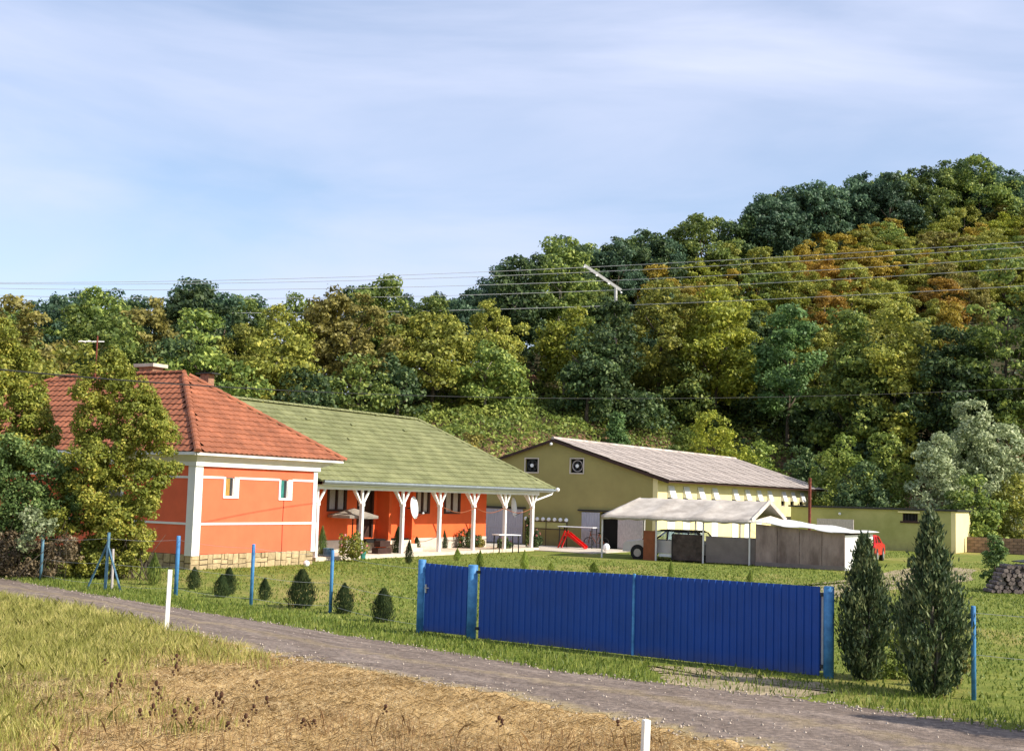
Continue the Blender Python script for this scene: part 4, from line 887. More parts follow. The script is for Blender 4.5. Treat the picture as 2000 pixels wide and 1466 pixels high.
for j in range(nrow):
    for i in range(ncol):
        o = link('roof_sheet', sh, roofC); sag = -.05*math.sin(math.pi*j/nrow)*(.5+.5*math.sin(i*.55)); Mx = R@Matrix.Rotation(random.uniform(-.006, .006), 4, 'Z'); Mx.translation = Vector(Eo+e*(i+.5)*sw+s*j*sl+nn*(.05+.012*((i+j) % 2)+random.uniform(0, .008))); o.matrix_local = Mx
MB().tube([BA.p(-og, vpk, rz_+.13), BA.p(BL+og, vpk, rz_+.13)], .11, 8).build('ridge_cap', M['barnroof'], roofC)
MB().bar(BA.p(-og-.02, -ov, zE), BA.p(-og-.02, vpk, rz_), .04, .16).bar(BA.p(-og-.02, vpk, rz_), BA.p(-og-.02, BW+.4, zE+.13), .04, .16).build('verge_board', M['brown'], HC)
MB().blob(BA.p(-.3, vpk+.05, rz_-.22), .09).build('gable_lamp', M['plastic'], HC)
# sliding doors
def boards(fr, v0, v1, z0, z1, u_, par, m='greydoor'):
    d_ = MB().fb(fr, u_, u_+.03, v0, v1, z0, z1).fb(fr, u_-.035, u_, v0, v1, z0+.9, z0+1.0).build('door', M[m], par); v = v0; n = max(1, round((v1-v0)/.16)); w_ = (v1-v0)/n
    for k in range(n): MB().fb(fr, u_-.02, u_, v0+k*w_+.008, v0+(k+1)*w_-.008, z0, z1-.01*random.random()).build('board', M[m], d_)
boards(BA, 8.80, 10.10, .1, 2.15, -.08, HC); boards(BA, 10.16, 11.40, .1, 2.15, -.08, HC)
boards(BA, 3.62, 4.80, .05, 2.12, -.08, HC)
MB().fb(BA, -.16, -.04, 8.6, 11.6, 2.2, 2.29).build('door_track', M['darkmetal'], HC); MB().fb(BA, -.16, -.04, 2.3, 5.05, 2.18, 2.27).build('door_track', M['darkmetal'], HC)
MB().fb(BA, .32, .36, 2.3, 3.8, 0, 2.3).build('interior', M['black'], HC)
MB().fb(BA, -.12, -.05, .85, 2.42, .1, 2.02).build('door', M['curtain'], HC)
# ------------------------------------------------------------------ low outbuilding at right
LB = Fr(G(1867, 1080), U2, U1)
HD = empty('low_outbuilding'); tag(HD, 'low flat roofed olive outbuilding with small barred window', 'building')
wv = (2.45, 3.45, 2.0, 2.52)
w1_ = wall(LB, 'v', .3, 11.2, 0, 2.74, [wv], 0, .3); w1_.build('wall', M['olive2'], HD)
MB().fb(LB, 0, 5.2, 0, .3, 0, 2.74).build('end_wall', M['yellow'], HD)  # end wall paler than the olive front: sunlight is put into its colour
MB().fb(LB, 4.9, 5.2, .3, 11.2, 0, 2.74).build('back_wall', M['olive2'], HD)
MB().fb(LB, -.15, 5.4, -.15, 11.35, 2.74, 2.86).build('roof', M['darkmetal'], HD)
wn = MB().fb(LB, -.08, .0, 2.3, 3.6, 1.88, 2.0).fb(LB, .05, .1, 2.45, 2.52, 2.0, 2.52).fb(LB, .05, .1, 3.38, 3.45, 2.0, 2.52).fb(LB, .05, .1, 2.52, 3.38, 2.0, 2.06).build('window', M['brown'], HD)
MB().fb(LB, .12, .15, 2.45, 3.45, 2.0, 2.52).build('pane', M['black'], wn)
for k in range(4): MB().bar(LB.p(.03, 2.62+k*.22, 2.04), LB.p(.03, 2.62+k*.22, 2.5), .025).build('bar', M['darkmetal'], wn)
MB().fb(LB, -.10, .0, 2.3, 3.75, 2.56, 2.66).build('lintel', M['yellow'], wn)
MB().blob(LB.p(-.1, 7.7, 2.35), .10).build('wall_lamp', M['plastic'], HD)
tag(MB().fb(LB, -1.8, -1.7, 6.3, 8.8, .4, 2.0).build('metal_sheet', M['curtain']), 'pale grey sheet leaning in front of the low outbuilding', 'metal sheet')
rp = G(1581, 1040); rp = Dp(1581, 1000, 75.0)
tag(MB().tube([(rp[0], rp[1], 0), (rp[0]+.02, rp[1], 4.5)], .09, 8).build('rusty_pole', M['rust']), 'rusty brown steel pole standing before the barn roof end', 'pole')

# ------------------------------------------------------------------ tent, panels, shed
T0 = G(1475, 1105); TF = Fr(T0, U2, -U1)    # v now runs to the right along the front
tent = empty('canopy_tent'); tag(tent, 'pale tarpaulin party tent with gabled roof over parked cars', 'tent')
tw_ = 5.2; tv0, tv1 = -8.05, -.2; te, trg = 2.12, 3.05
def tentroof():
    V = []; Fc = []; nu, nv = 16, 40
    r = np.random.default_rng(3)
    for j in range(nv+1):
        v = tv0+(tv1-tv0)*j/nv; endf = min(1, (v-tv0)/.95)
        for i in range(nu+1):
            t = i/nu; q = abs(2*t-1)
            u = tw_*t; z = te+(trg-te)*(1-q)
            bay = (v-tv0)/((tv1-tv0)/3) % 1
            z -= .10*math.sin(math.pi*bay)*(.25+.75*math.sin(math.pi*min(1, q)))+.02*math.sin(v*5+u*3)*math.sin(u*4.2)
            V.append(tuple(TF.p(u-.05 if i == 0 else u, v+(1-q)*.85*max(0, 1-j/5) , z)))
    for j in range(nv):
        for i in range(nu): a = j*(nu+1)+i; Fc.append((a, a+1, a+nu+2, a+nu+1))
    # valance front
    b0 = len(V)
    for j in range(nv+1):
        v = tv0+(tv1-tv0)*j/nv; z = V[j*(nu+1)][2]; V.append(tuple(TF.p(-.07, v, z))); V.append(tuple(TF.p(-.07, v, z-.16-.03*math.sin(v*7))))
    for j in range(nv): a = b0+2*j; Fc.append((a, a+1, a+3, a+2))
    o = link('canopy', mk('canopy', V, Fc, M['tarp'], True), tent); md = o.modifiers.new('s', 'SOLIDIFY'); md.thickness = .012
tentroof()
gb_ = MB(); gb_.prism([TF.p(0, tv1, te-.02), TF.p(tw_, tv1, te-.02), TF.p(tw_*.52, tv1, te+.22), TF.p(tw_*.48, tv1, te+.2)], -U1*-.0+(-U1)*.01)
gb_.bar(TF.p(0, tv1+.02, te), TF.p(tw_/2, tv1+.02, trg-.02), .03, .22).bar(TF.p(tw_, tv1+.02, te), TF.p(tw_/2, tv1+.02, trg-.02), .03, .22); gb_.build('gable_cloth', M['tarp'], tent)
le = MB(); le.prism([TF.p(0, tv0-.0, te-.02), TF.p(tw_, tv0, te-.02), TF.p(tw_, tv0, te-.2), TF.p(0, tv0, te-.2)], -U1*.01); le.build('end_valance', M['tarp'], tent)
for u in (0.02, tw_-.02):
    for v in (tv0+.03, -5.08, -2.62, tv1-.1): MB().tube([TF.p(u, v, 0), TF.p(u, v, te-.02)], .045, 8).build('pole', M['cornice'], tent)
MB().tube([TF.p(.02, tv0, te-.04), TF.p(.02, tv1, te-.04)], .03, 6).tube([TF.p(tw_/2, tv0+.85, trg-.04), TF.p(tw_/2, tv1, trg-.04)], .03, 6).build('eave_pipe', M['cornice'], tent)
tag(MB().fb(TF, .12, .16, -5.8, -5.12, 0.0, 1.44).build('rust_panel', M['rustpanel']), 'rust brown board panel left of the second tent pole', 'panel')
np_ = empty('netted_panel', (0, 0, 0)); tag(np_, 'dark torn shade netting panel between the middle tent poles', 'panel')
MB().fb(TF, .12, .15, -4.27, -2.66, .08, 1.34).build('netting', M['shedmesh'], np_); MB().tube([TF.p(.1, -4.27, .05), TF.p(.1, -4.27, 1.3), TF.p(.1, -4.15, 1.42), TF.p(.1, -2.8, 1.40), TF.p(.1, -2.7, 1.2), TF.p(.1, -2.7, .05)], .025, 6).build('frame', M['darkmetal'], np_)
tag(MB().fb(TF, .12, .16, -2.52, -.04, .05, 1.30).build('taupe_panel', M['greypanel']), 'plain taupe board panel between the last tent pole and shed', 'panel')
tag(MB().fb(TF, .3, .4, -5.05, -4.3, .2, .34).build('pale_bench', M['plastic']), 'low pale bench slat between rust panel and netting', 'bench')
shed = empty('low_shed'); tag(shed, 'low weathered brown shed with wavy white sheet roof beside the tent', 'shed')
SL, SD = 4.22, 5.0
pw = SL/4
for k in range(4):
    zt0 = 1.97-.30*k/4; zt1 = 1.97-.30*(k+1)/4; v0, v1 = k*pw+.012, (k+1)*pw-.012
    MB().quadbox([TF.p(0, v0, .08), TF.p(0, v1, .08), TF.p(.05, v1, .08), TF.p(.05, v0, .08), TF.p(0, v0, zt0), TF.p(0, v1, zt1), TF.p(.05, v1, zt1), TF.p(.05, v0, zt0)]).build('wall_panel', M['shed'], shed)
MB().fb(TF, .05, SD, SL-.06, SL, .0, 1.60).build('end_wall', M['white'], shed); MB().fb(TF, SD-.06, SD, 0, SL-.06, 0, 1.6).fb(TF, .05, SD-.06, 0, .05, 0, 1.6).build('back_wall', M['shed'], shed)  # end wall of the brown shed made white: sunlight put into the colour
MB().fb(TF, -.03, .0, 0, SL, .02, .20).build('base_board', M['greypanel'], shed)
nr = 6
for k in range(nr):   # wavy roof sheets
    V = []; Fc = []; n = 12; v0, v1 = -.25+k*(SL+.5)/nr, -.25+(k+1)*(SL+.5)/nr+.04
    for i in range(2):
        for j in range(n+1):
            v = v0+(v1-v0)*j/n; u = -.22+i*(SD+.3); z = 2.06-.34*(v/SL)+.12*(i*(.5-.6*(v/SL)))+.035*math.sin(v*3.1+i)+.018*math.sin(j*math.pi)+.012*(k % 2)
            V.append(tuple(TF.p(u, v, z)))
    for j in range(n): Fc.append((j, j+1, n+2+j, n+1+j))
    o = link('roof_sheet', mk('roof_sheet', V, Fc, M['shedroof'], True), shed); md = o.modifiers.new('s', 'SOLIDIFY'); md.thickness = .03
# ------------------------------------------------------------------ cars
def car(label, loc, rz, m, L_=4.4, H=1.48, roofm=None, wg=0):
    e_ = empty('parked_car', loc, rz); tag(e_, label, 'car'); w2 = .84; hl = L_/2
    prof = [(-hl, .35), (-hl+.03, .72), (-hl+.18, .86), (-hl+1.05, .97), (hl-.25, .98), (hl-.04, .80), (hl, .35)]
    V = []; Fc = []; n = len(prof)
    for y, k in ((-w2, .0), (-w2*.98, 1), (w2*.98, 1), (w2, 0)):
        for x, z in prof: V.append((x*(1 if k == 0 else .985), y*(1 if k == 0 else .97), z+(0 if k == 0 else .02)))
    V = []
    for y, dx, dz in ((-w2, 0, 0), (-w2+.10, 0, .035), (w2-.10, 0, .035), (w2, 0, 0)):
        for x, z in prof: V.append((x, y, z+(dz if z > .7 else 0)))
    for r_ in range(3):
        for i in range(n-1): a = r_*n+i; Fc.append((a, a+1, a+n+1, a+n))
    Fc += [tuple(reversed(range(n))), tuple(range(3*n, 4*n)), (0, n, 2*n, 3*n, 4*n-1, 3*n-1, 2*n-1, n-1)]
    link('body', mk('body', V, Fc, M[m]), e_)
    c0, c1 = -hl+1.0, hl-(.12 if wg else .35)
    cp = [(c0, .97), (c0+.70, H-.04), (c0+1.0, H), (c1-.55, H), (c1-.25, H-.06), (c1, .97)]
    wy = lambda z: (w2-.05)*(1-.16*(z-.97)/(H-.97)); cb_ = MB()
    zr = H-.10; cb_.quadbox([(c0+.74, -wy(zr), zr), (c1-.42, -wy(zr), zr), (c1-.42, wy(zr), zr), (c0+.74, wy(zr), zr), (c0+1.0, -wy(H)+.04, H), (c1-.6, -wy(H)+.04, H), (c1-.6, wy(H)-.04, H), (c0+1.0, wy(H)-.04, H)])
    for sy in (-1, 1):
        for xa_, xb_ in ((c0+.05, c0+.76), (c0+1.36, c0+1.38), (c1-.90, c1-.92), (c1-.08, c1-.46)): cb_.bar((xa_, sy*wy(.97), .95), (xb_, sy*wy(zr), zr+.01), .07, .07)
    cb_.build('cabin', M[roofm or m], e_)
    for sy in (-1, 1):
        for (xa, xb, xc, xd) in ((c0+.22, c0+.78, c0+1.35, c0+1.30), (c0+1.42, c0+1.42, c1-.95, c1-.85), (c1-.80, c1-.85, c1-.45, c1-.25)):
            y0 = sy*(w2-.05+.004); y1 = sy*((w2-.05)*(1-.14)+.004)
            Vw = [(xa, y0, 1.02), (xb, y1, H-.10), (xc, y1, H-.10), (xd, y0, 1.02)]; o = MB().prism(Vw, (0, sy*.008, 0)).build('window', M['carglass'], e_)
        for wx in (-hl+.82, hl-.85):
            wh = MB().tube([(wx, sy*(w2-.2), .32), (wx, sy*(w2+.015), .32)], .32, 18).build('wheel', M['tyre'], e_); MB().disc((wx, sy*(w2+.02), .32), (0, 1, 0), .20, .03, 14).build('hub', M['hub'], wh)
            V = []
            MB().tube([(wx, sy*(w2-.1), .34), (wx, sy*(w2+.006), .34)], .39, 18).build('wheel_arch', M['tyre'], e_)
    MB().fb(Fr((0, 0, 0), np.array([1., 0, 0]), np.array([0, 1., 0])), -hl-.03, -hl+.1, -w2+.1, w2-.1, .35, .52).build('bumper', M['darkmetal'], e_)
    for sy in (-1, 1): MB().blob((-hl+.06, sy*(w2-.22), .68), .10).build('headlight', M['plastic'], e_)
    MB().prism([(c0+.03, -w2+.14, 1.01), (c0+.03, w2-.14, 1.01), (c0+.66, w2-.2, H-.07), (c0+.66, -w2+.2, H-.07)], (-.02, 0, .02)).build('windscreen', M['carglass'], e_)
    return e_
rzc = math.atan2(-U1[1], -U1[0])
c1_ = TF.p(1.35, -4.85, 0); car('silver estate car with dark roof parked nose left under the tent', tuple(c1_), rzc, 'carsilver', 4.5, 1.52, 'cardark', 1)
c2p = TF.p(2.2, .4, 0); car('dark roofed car parked behind the taupe panel beside the shed', tuple(c2p), rzc, 'carsilver', 4.3, 1.46, 'cardark', 1)
cr = G(1714, 1096); car('bright red car showing its rear past the shed end', tuple(cr+np.array([-.55, .6, 0])), math.atan2(U2[1], U2[0])+rad(186), 'carred', 3.9, 1.42)
# front-yard things
ys = Fr(K0, U2, U1)
tag(MB().fb(ys, -6.2, -.02, 1.0, 14.0, -.05, .05).build('yard_slab', M['concrete']), kind='structure')
sl_ = empty('toy_slide', tuple(BA.p(-2.2, 4.5, .05)), math.atan2(U1[1], U1[0])); sl_.scale = (.8, .8, .8); tag(sl_, 'small red plastic slide standing in the yard before the barn door', 'slide')
MB().quadbox([(-1.35, -.25, .02), (-1.35, .25, .02), (.15, .25, .98), (.15, -.25, .98), (-1.35, -.25, .07), (-1.35, .25, .07), (.1, .25, 1.04), (.1, -.25, 1.04)]).bar((-1.35, -.27, .12), (.1, -.27, 1.12), .04, .16).bar((-1.35, .27, .12), (.1, .27, 1.12), .04, .16).build('chute', M['red'], sl_)
MB().bar((.2, -.25, 1.25), (.75, -.25, 0), .09).bar((.2, .25, 1.25), (.75, .25, 0), .09).bar((.3, -.25, .9), (.3, .25, .9), .05).bar((.45, -.25, .6), (.45, .25, .6), .05).bar((.6, -.25, .3), (.6, .25, .3), .05).build('ladder', M['red'], sl_)
table('yard_table', tuple(BA.p(-.9, 4.6, .05)), math.atan2(U1[1], U1[0]), 2.3, .8, 1.22, 'white board table standing before the right barn door')
rk = empty('bottle_rack', tuple(BA.p(-.6, 0, 0))); tag(rk, 'dark framed rack with a row of round white tops against the barn', 'rack')
o_ = BA.p(-.6, 0, 0); q = lambda v, z: BA.p(-.6, v, z)-o_
MB().bar(q(5.5, 0), q(5.5, 1.5), .05).bar(q(8.3, 0), q(8.3, 1.5), .05).bar(q(5.5, 1.5), q(8.3, 1.5), .06).bar(q(5.5, 1.05), q(8.3, 1.05), .05).bar(q(6.9, 0), q(6.9, 1.5), .03).build('frame', M['brown'], rk)
MB().quadbox([q(5.55, 1.08)+U2*.02, q(8.25, 1.08)+U2*.02, q(8.25, 1.08)+U2*.06, q(5.55, 1.08)+U2*.06, q(5.55, 1.46)+U2*.02, q(8.25, 1.46)+U2*.02, q(8.25, 1.46)+U2*.06, q(5.55, 1.46)+U2*.06]).build('board', M['olive2'], rk)
for k in range(8): MB().blob(q(5.55+k*.39, 1.62), .115).build('round_top', M['plastic'], rk)
bk = BA.p(-1.3, 1.9, 0)
bc = empty('bicycle', tuple(BA.p(-.5, 3.6, .05)), math.atan2(U1[1], U1[0])); tag(bc, 'red framed bicycle leaning against the open grey barn door', 'bicycle')
for xw in (-.5, .5):
    wv_ = MB()
    for k in range(14):
        a, c_ = 2*math.pi*k/14, 2*math.pi*(k+1)/14; wv_.bar((xw+math.cos(a)*.3, 0, .32+math.sin(a)*.3), (xw+math.cos(c_)*.3, 0, .32+math.sin(c_)*.3), .035)
    for k in range(5): a = k*1.257; wv_.bar((xw, 0, .32), (xw+math.cos(a)*.3, 0, .32+math.sin(a)*.3), .01)
    wv_.build('wheel', M['tyre'], bc)
MB().bar((-.5, 0, .32), (-.2, 0, .8), .035).bar((-.5, 0, .32), (0, 0, .3), .03).bar((0, 0, .3), (-.2, 0, .85), .035).bar((0, 0, .3), (.38, 0, .78), .035).bar((-.2, 0, .78), (.38, 0, .8), .035).bar((.5, 0, .32), (.36, 0, .98), .035).build('frame', M['rustpanel'], bc)
MB().bar((.36, -.25, 1.0), (.36, .25, 1.0), .03).build('handlebar', M['darkmetal'], bc); MB().bar((-.32, 0, .88), (-.1, 0, .88), .1, .05).build('saddle', M['tyre'], bc)
tag(MB().blob(tuple(G(1184, 1077)+ZZ*.25), .2, sq=1.1).build('white_sack', M['plastic']), 'white bulging sack on the ground under the tent entrance', 'sack')

# ------------------------------------------------------------------ wall, woodpile and young tree at far right
bw = empty('brick_wall'); tag(bw, 'low reddish brown brick wall behind the lawn at the right edge', 'wall')
W0 = Fr(G(1888, 1078), -U1, U2); 
MB().fb(W0, 0, 16, 0.02, .25, 0, 1.05).build('wall_core', M['mortar'], bw)
bm = MB().fb(Fr((0, 0, 0), -U1, U2), .01, .49, -.02, .03, .01, .19); bme = mk('block', bm.V, bm.F, objvar(mat('wall_block', (.22, .14, .095), .9, .25, 5, bump=.3), .25))
for j in range(5):
    for i in range(24):
        p_ = W0.p(i*.5+(.25 if j % 2 else 0), 0, .02+j*.205); o = link('block', bme, bw); o.location = p_
tag(MB().fb(W0, 4.2, 6.0, -.2, .4, 1.32, 1.42).bar(W0.p(4.4, 0, 0), W0.p(4.4, 0, 1.33), .06).bar(W0.p(5.8, 0, 0), W0.p(5.8, 0, 1.33), .06).build('white_shelf', M['plastic']), 'white topped stand rising behind the brick wall', 'stand')
wp = empty('woodpile', tuple(G(1985, 1158))); tag(wp, 'dark stack of firewood logs on the lawn at the right edge', 'woodpile')
r = random.Random(4); n_ = 0
for j in range(7):
    for i in range(14-j):
        x = -.95+j*.09+i*.19+r.uniform(-.03, .03); z = .08+j*.145; rr = r.uniform(.075, .10)
        if x > 2.4: continue
        o = MB().tube([(x, -.35-r.uniform(0, .12), z), (x+r.uniform(-.03, .03), .4, z)], rr, 7).build('log', M['logs'], wp); n_ += 1
MB().bar((.1, .1, 1.12), (1.0, .2, 1.22), .9, .03).build('cover_sheet', M['darkmetal'], wp)

# ------------------------------------------------------------------ fence, gate
gA, gB = G(929, 1247), G(1601, 1321); gd = unit((gB-gA)*np.array([1, 1, 0])); gn = np.array([gd[1], -gd[0], 0]); gn = gn if gn[1] < 0 else -gn
GF = Fr(gA, gd, gn); GLn = np.linalg.norm((gB-gA)[:2])
def corrug(name, u0, u1, z0, z1a, z1b, par, off=0.0, pitch=.145):
    """trapezoidal steel sheet"""
    n = int(round((u1-u0)/pitch)); p = (u1-u0)/n; us = []
    for k in range(n):
        a = u0+k*p; us += [(a, 0), (a+p*.62, 0), (a+p*.72, .022), (a+p*.90, .022)]
    us.append((u1, 0)); V = []; Fc = []
    for (u, d_) in us:
        zt = z1a+(z1b-z1a)*(u-u0)/(u1-u0); V += [GF.p(u, off+d_, z0), GF.p(u, off+d_, zt)]
    for k in range(len(us)-1): Fc.append((2*k, 2*k+2, 2*k+3, 2*k+1))
    o = link(name, mk(name, V, Fc, M['gate']), par); md = o.modifiers.new('s', 'SOLIDIFY'); md.thickness = .004; return o
gate = empty('sliding_gate'); tag(gate, 'long dark blue corrugated steel driveway gate of two sheets', 'gate')
seam = Wp(1238, 1200, gA, gd)[0]
corrug('sheet_panel', .06, seam-.02, .02, 1.49, 1.545, gate); corrug('sheet_panel', seam+.02, GLn, .02, 1.545, 1.555, gate)
MB().fb(GF, seam-.022, seam+.022, -.01, .035, .02, 1.56).build('seam_post', M['bluepost'], gate)
MB().fb(GF, .06, GLn, -.06, -.012, .1, .16).fb(GF, .06, GLn, -.06, -.012, 1.36, 1.42).fb(GF, .06, .11, -.06, -.012, .16, 1.36).fb(GF, GLn-.05, GLn, -.06, -.012, .16, 1.36).build('frame', M['gate'], gate)
for z in (.18, 1.42): MB().fb(GF, GLn-.02, GLn+.06, -.05, .0, z-.03, z+.03).build('hinge', M['darkmetal'], gate)
for z in (.22, 1.38): MB().fb(GF, .0, .08, -.0, .03, z-.03, z+.03).build('hinge', M['darkmetal'], gate)
MB().fb(GF, GLn+.0, GLn+.035, -.10, -.06, 0.1, 1.45).build('edge_strip', M['whitepost'], gate)
wick = empty('wicket_gate'); tag(wick, 'narrow dark blue corrugated pedestrian gate between two round posts', 'gate')
corrug('sheet_panel', -1.40, -.24, .05, 1.49, 1.47, wick, 0, .15)
MB().fb(GF, -1.40, -.24, -.05, -.012, .12, .17).fb(GF, -1.40, -.24, -.05, -.012, 1.33, 1.38).build('frame', M['gate'], wick)
hn = MB().fb(GF, -1.37, -1.33, .01, .035, .86, 1.04).build('lock_plate', M['hub'], wick); MB().bar(GF.p(-1.35, .06, .97), GF.p(-1.24, .06, .97), .02).bar(GF.p(-1.35, .03, .97), GF.p(-1.35, .07, .97), .02).build('handle', M['hub'], wick)
def rpost(name, P, h, r_, m, label, tip=None):
    b = MB(); b.tube([(0, 0, -.1), (0, 0, h-.01), (0, 0, h)], [r_, r_, r_*.85], 14); o = b.build(name, M[m], None, False); o.location = (P[0], P[1], 0)
    for p in o.data.polygons: p.use_smooth = len(p.vertices) == 4
    return tag(o, label, 'post')
rpost('gate_post', GF.p(-1.49, 0, 0), 1.56, .085, 'bluepost', 'round light blue gate post left of the pedestrian gate')
rpost('gate_post', GF.p(-.12, 0, 0), 1.52, .105, 'bluepost', 'thick round light blue post between the pedestrian gate and driveway gate')
rpost('gate_post', GF.p(GLn+.16, 0, 0), 1.57, .09, 'bluepost', 'round bright blue post at the right end of the driveway gate')
fposts = [((1902, 1366), 1.46, .038, 'lone light blue fence post right of the big conifers', 'bluepost'), ((645, 1196), 1.52, .042, 'blue fence post nearest to the pedestrian gate', 'bluepost'),
          ((490, 1182), 1.56, .044, 'blue fence post in front of the middle of the stone plinth', 'bluepost'), ((343, 1162), 1.62, .055, 'blue fence post in front of the house corner', 'bluepost'), ((79, 1132), 1.35, .045, 'weathered blue fence post among the stems of the left shrubs', 'bluegreen')]
FP = []
for (q_, h, r_, lab, mm) in fposts:
    P = G(*q_); rpost('fence_post', P, h, r_, mm, lab); FP.append((P, h))
Pb = G(205, 1152); bp_ = empty('braced_fence_post', (Pb[0], Pb[1], 0)); tag(bp_, 'weathered blue corner fence post with two slanting braces by the hedge tree', 'post')
MB().tube([(0, 0, -.05), (.02, 0, 1.62)], .045, 8).build('post', M['bluegreen'], bp_)
MB().tube([(.0, 0, 1.30), (.52, -.25, 0)], .03, 6).build('brace', M['bluegreen'], bp_); MB().tube([(.0, 0, 1.30), (-.62, .35, 0)], .03, 6).build('brace', M['bluegreen'], bp_)
MB().tube([(.13, .2, 0), (.10, .2, 1.15)], .04, 8).build('stake', M['curtain'], bp_)
# fence wires
fw = MB(); chain = [(FP[4][0], 1.3), (Pb, 1.5), (FP[3][0], 1.55), (FP[2][0], 1.5), (FP[1][0], 1.45), (GF.p(-1.5, 0, 0), 1.4)]
for (a, ha), (b2, hb) in zip(chain[:-1], chain[1:]):
    for f in (.97, .5, .12):
        pts = [np.array([a[0]*(1-t)+b2[0]*t, a[1]*(1-t)+b2[1]*t, (ha*(1-t)+hb*t)*f-.05*math.sin(math.pi*t)]) for t in np.linspace(0, 1, 7)]; fw.tube(pts, .0035, 4)
tag(fw.build('fence_wires', M['wire']), 'thin strained wires of the fence left of the gates', 'fence wires')
fw = MB(); a = FP[0][0]; b2 = a+(a-G(1617, 1330))*1.6
for z in (1.35, .7): fw.tube([(a[0], a[1], z), (b2[0], b2[1], z)], .0035, 4)
P = b2; 
tag(fw.build('fence_wires', M['wire']), 'thin wires running right from the lone blue post', 'fence wires')
def sqpost(P, h, r_, label, lean=0):
    b = MB(); b.quadbox([(-r_, -r_, -.3), (r_, -r_, -.3), (r_, r_, -.3), (-r_, r_, -.3), (-r_, -r_, h), (r_, -r_, h), (r_, r_, h), (-r_, r_, h)]); o = b.build('marker_post', M['whitepost'], None, bevel=.006); o.location = (P[0], P[1], 0); o.rotation_euler = (0, lean, .3); tag(o, label, 'post')
sqpost(G(325, 1229), 1.24, .045, 'square white marker post at the near edge of the lane on the left', .01)
P = G(1258, 1505); hh = Dp(1267, 1405, P[1])[2]; sqpost(P, hh, .040, 'square white marker post cut by the bottom edge of the photo', .03)

# ------------------------------------------------------------------ near trees, conifers, shrubs
def fulltree(name, seed, base, lobes, n, leaf, lm, stems, label, cat, jit=.8, squash=1.0, stemm='bark', twigs=0, shell=.6, dens_=30):
    r = np.random.default_rng(seed); e_ = empty(name, tuple(base)); mr = np.mean([l[3] for l in lobes]); sb = max(12, int(len(lobes)*dens_))
    c = link('crown', mk_np('crown', tuft_crown(lobes, n, leaf, r, sb, mr*.30, .8, .42, .6, .9), 4, LM[lm]), e_)
    b = MB()
    for (x0, y0, x1, y1, h, rr) in stems:
        k = np.array([r.normal()*.08, r.normal()*.08, 0]); b.tube([(x0, y0, -.05), ((x0*2+x1)/3+k[0], (y0*2+y1)/3+k[1], h*.35), ((x0+2*x1)/3, (y0+2*y1)/3+k[1], h*.7), (x1, y1, h)], [rr, rr*.8, rr*.55, rr*.2], 6)
    if b.V: b.build('trunk', M[stemm], e_, True)
    tag(e_, label, cat); return e_
r0 = np.random.default_rng(9)
# pointed hedge tree in front of the red roof
T1 = G(225, 1128); s1 = T1[1]/F_
def L1(x, y, rpx, dep=0): P = Dp(x, y, T1[1]+dep)-T1; return (P[0], P[1], P[2], rpx*s1)
lob = [L1(215, 725, 32), L1(194, 770, 38), L1(245, 770, 44), L1(255, 830, 58), L1(190, 830, 44), L1(285, 860, 48), L1(300, 905, 38), L1(225, 890, 66), L1(180, 905, 46), L1(265, 950, 50), L1(205, 970, 62), L1(160, 990, 50), L1(240, 1020, 42), L1(200, 1050, 40), L1(172, 800, 24), L1(212, 692, 16), L1(206, 745, 36), L1(262, 1060, 30), L1(185, 1090, 34), L1(230, 1095, 30), L1(300, 830, 28), L1(275, 795, 30)]
lob = [(x, y+r0.uniform(-.5, .5), z, R) for x, y, z, R in lob]
st = [(r0.uniform(-.9, .9), r0.uniform(-.4, .4), r0.uniform(-1.0, 1.0), r0.uniform(-.3, .3), r0.uniform(1.0, 1.9), r0.uniform(.010, .022)) for _ in range(26)]
fulltree('hedge_tree', 61, T1, lob, 60000, .052, 'leftree', st, 'pointed yellowing tree with bare lower stems in front of the red roof', 'tree')
T0_ = G(40, 1120); T1s = T1; T1 = T0_; s1 = T1[1]/F_
lob = [L1(-10, 660, 38), L1(15, 720, 50), L1(-25, 740, 60), L1(48, 760, 34), L1(52, 810, 36), L1(10, 800, 60), L1(40, 860, 62), L1(62, 850, 30), L1(-20, 870, 66), L1(66, 780, 18), L1(35, 700, 26)]
fulltree('hedge_tree', 62, T0_, lob, 42000, .052, 'leftree', st[:14], 'tall yellowing tree cut by the left edge of the photo', 'tree')
T1 = G(75, 1125); s1 = T1[1]/F_
lob = [L1(30, 910, 55), L1(80, 930, 50), L1(-10, 950, 60), L1(115, 925, 36), L1(130, 960, 42), L1(50, 990, 55), L1(100, 1010, 45), L1(0, 1030, 50), L1(60, 1060, 42), L1(-40, 1000, 60)]
fulltree('hedge_shrub', 63, T1, lob, 34000, .05, 'lefdark', st[5:20], 'dark green ivy like shrub under the left foreground trees', 'shrub')
T1 = G(90, 1135); s1 = T1[1]/F_
lob = [L1(60, 1010, 18), L1(75, 1035, 22), L1(95, 1020, 14), L1(50, 1060, 16)]
fulltree('flowering_shrub', 64, T1, lob, 1100, .055, 'silver', st[3:8], 'pale cream flecked shrub near the blue post at lower left', 'shrub')
T1 = G(20, 1128); s1 = T1[1]/F_
lob = [L1(20, 1080, 40), L1(-20, 1090, 40), L1(60, 1090, 35), L1(95, 1100, 25), L1(0, 1120, 30), L1(130, 1080, 30), L1(40, 1125, 22)]
fulltree('dead_brush', 65, T1, lob, 11000, .045, 'twig', st[0:20], 'greyish dry brush at the foot of the left foreground trees', 'brush')
T1 = G(255, 1132); s1 = T1[1]/F_
lob = [L1(275, 1060, 16), L1(262, 1085, 20), L1(290, 990, 22), L1(245, 1100, 18), L1(225, 1095, 18), L1(180, 1100, 24), L1(150, 1110, 20)]
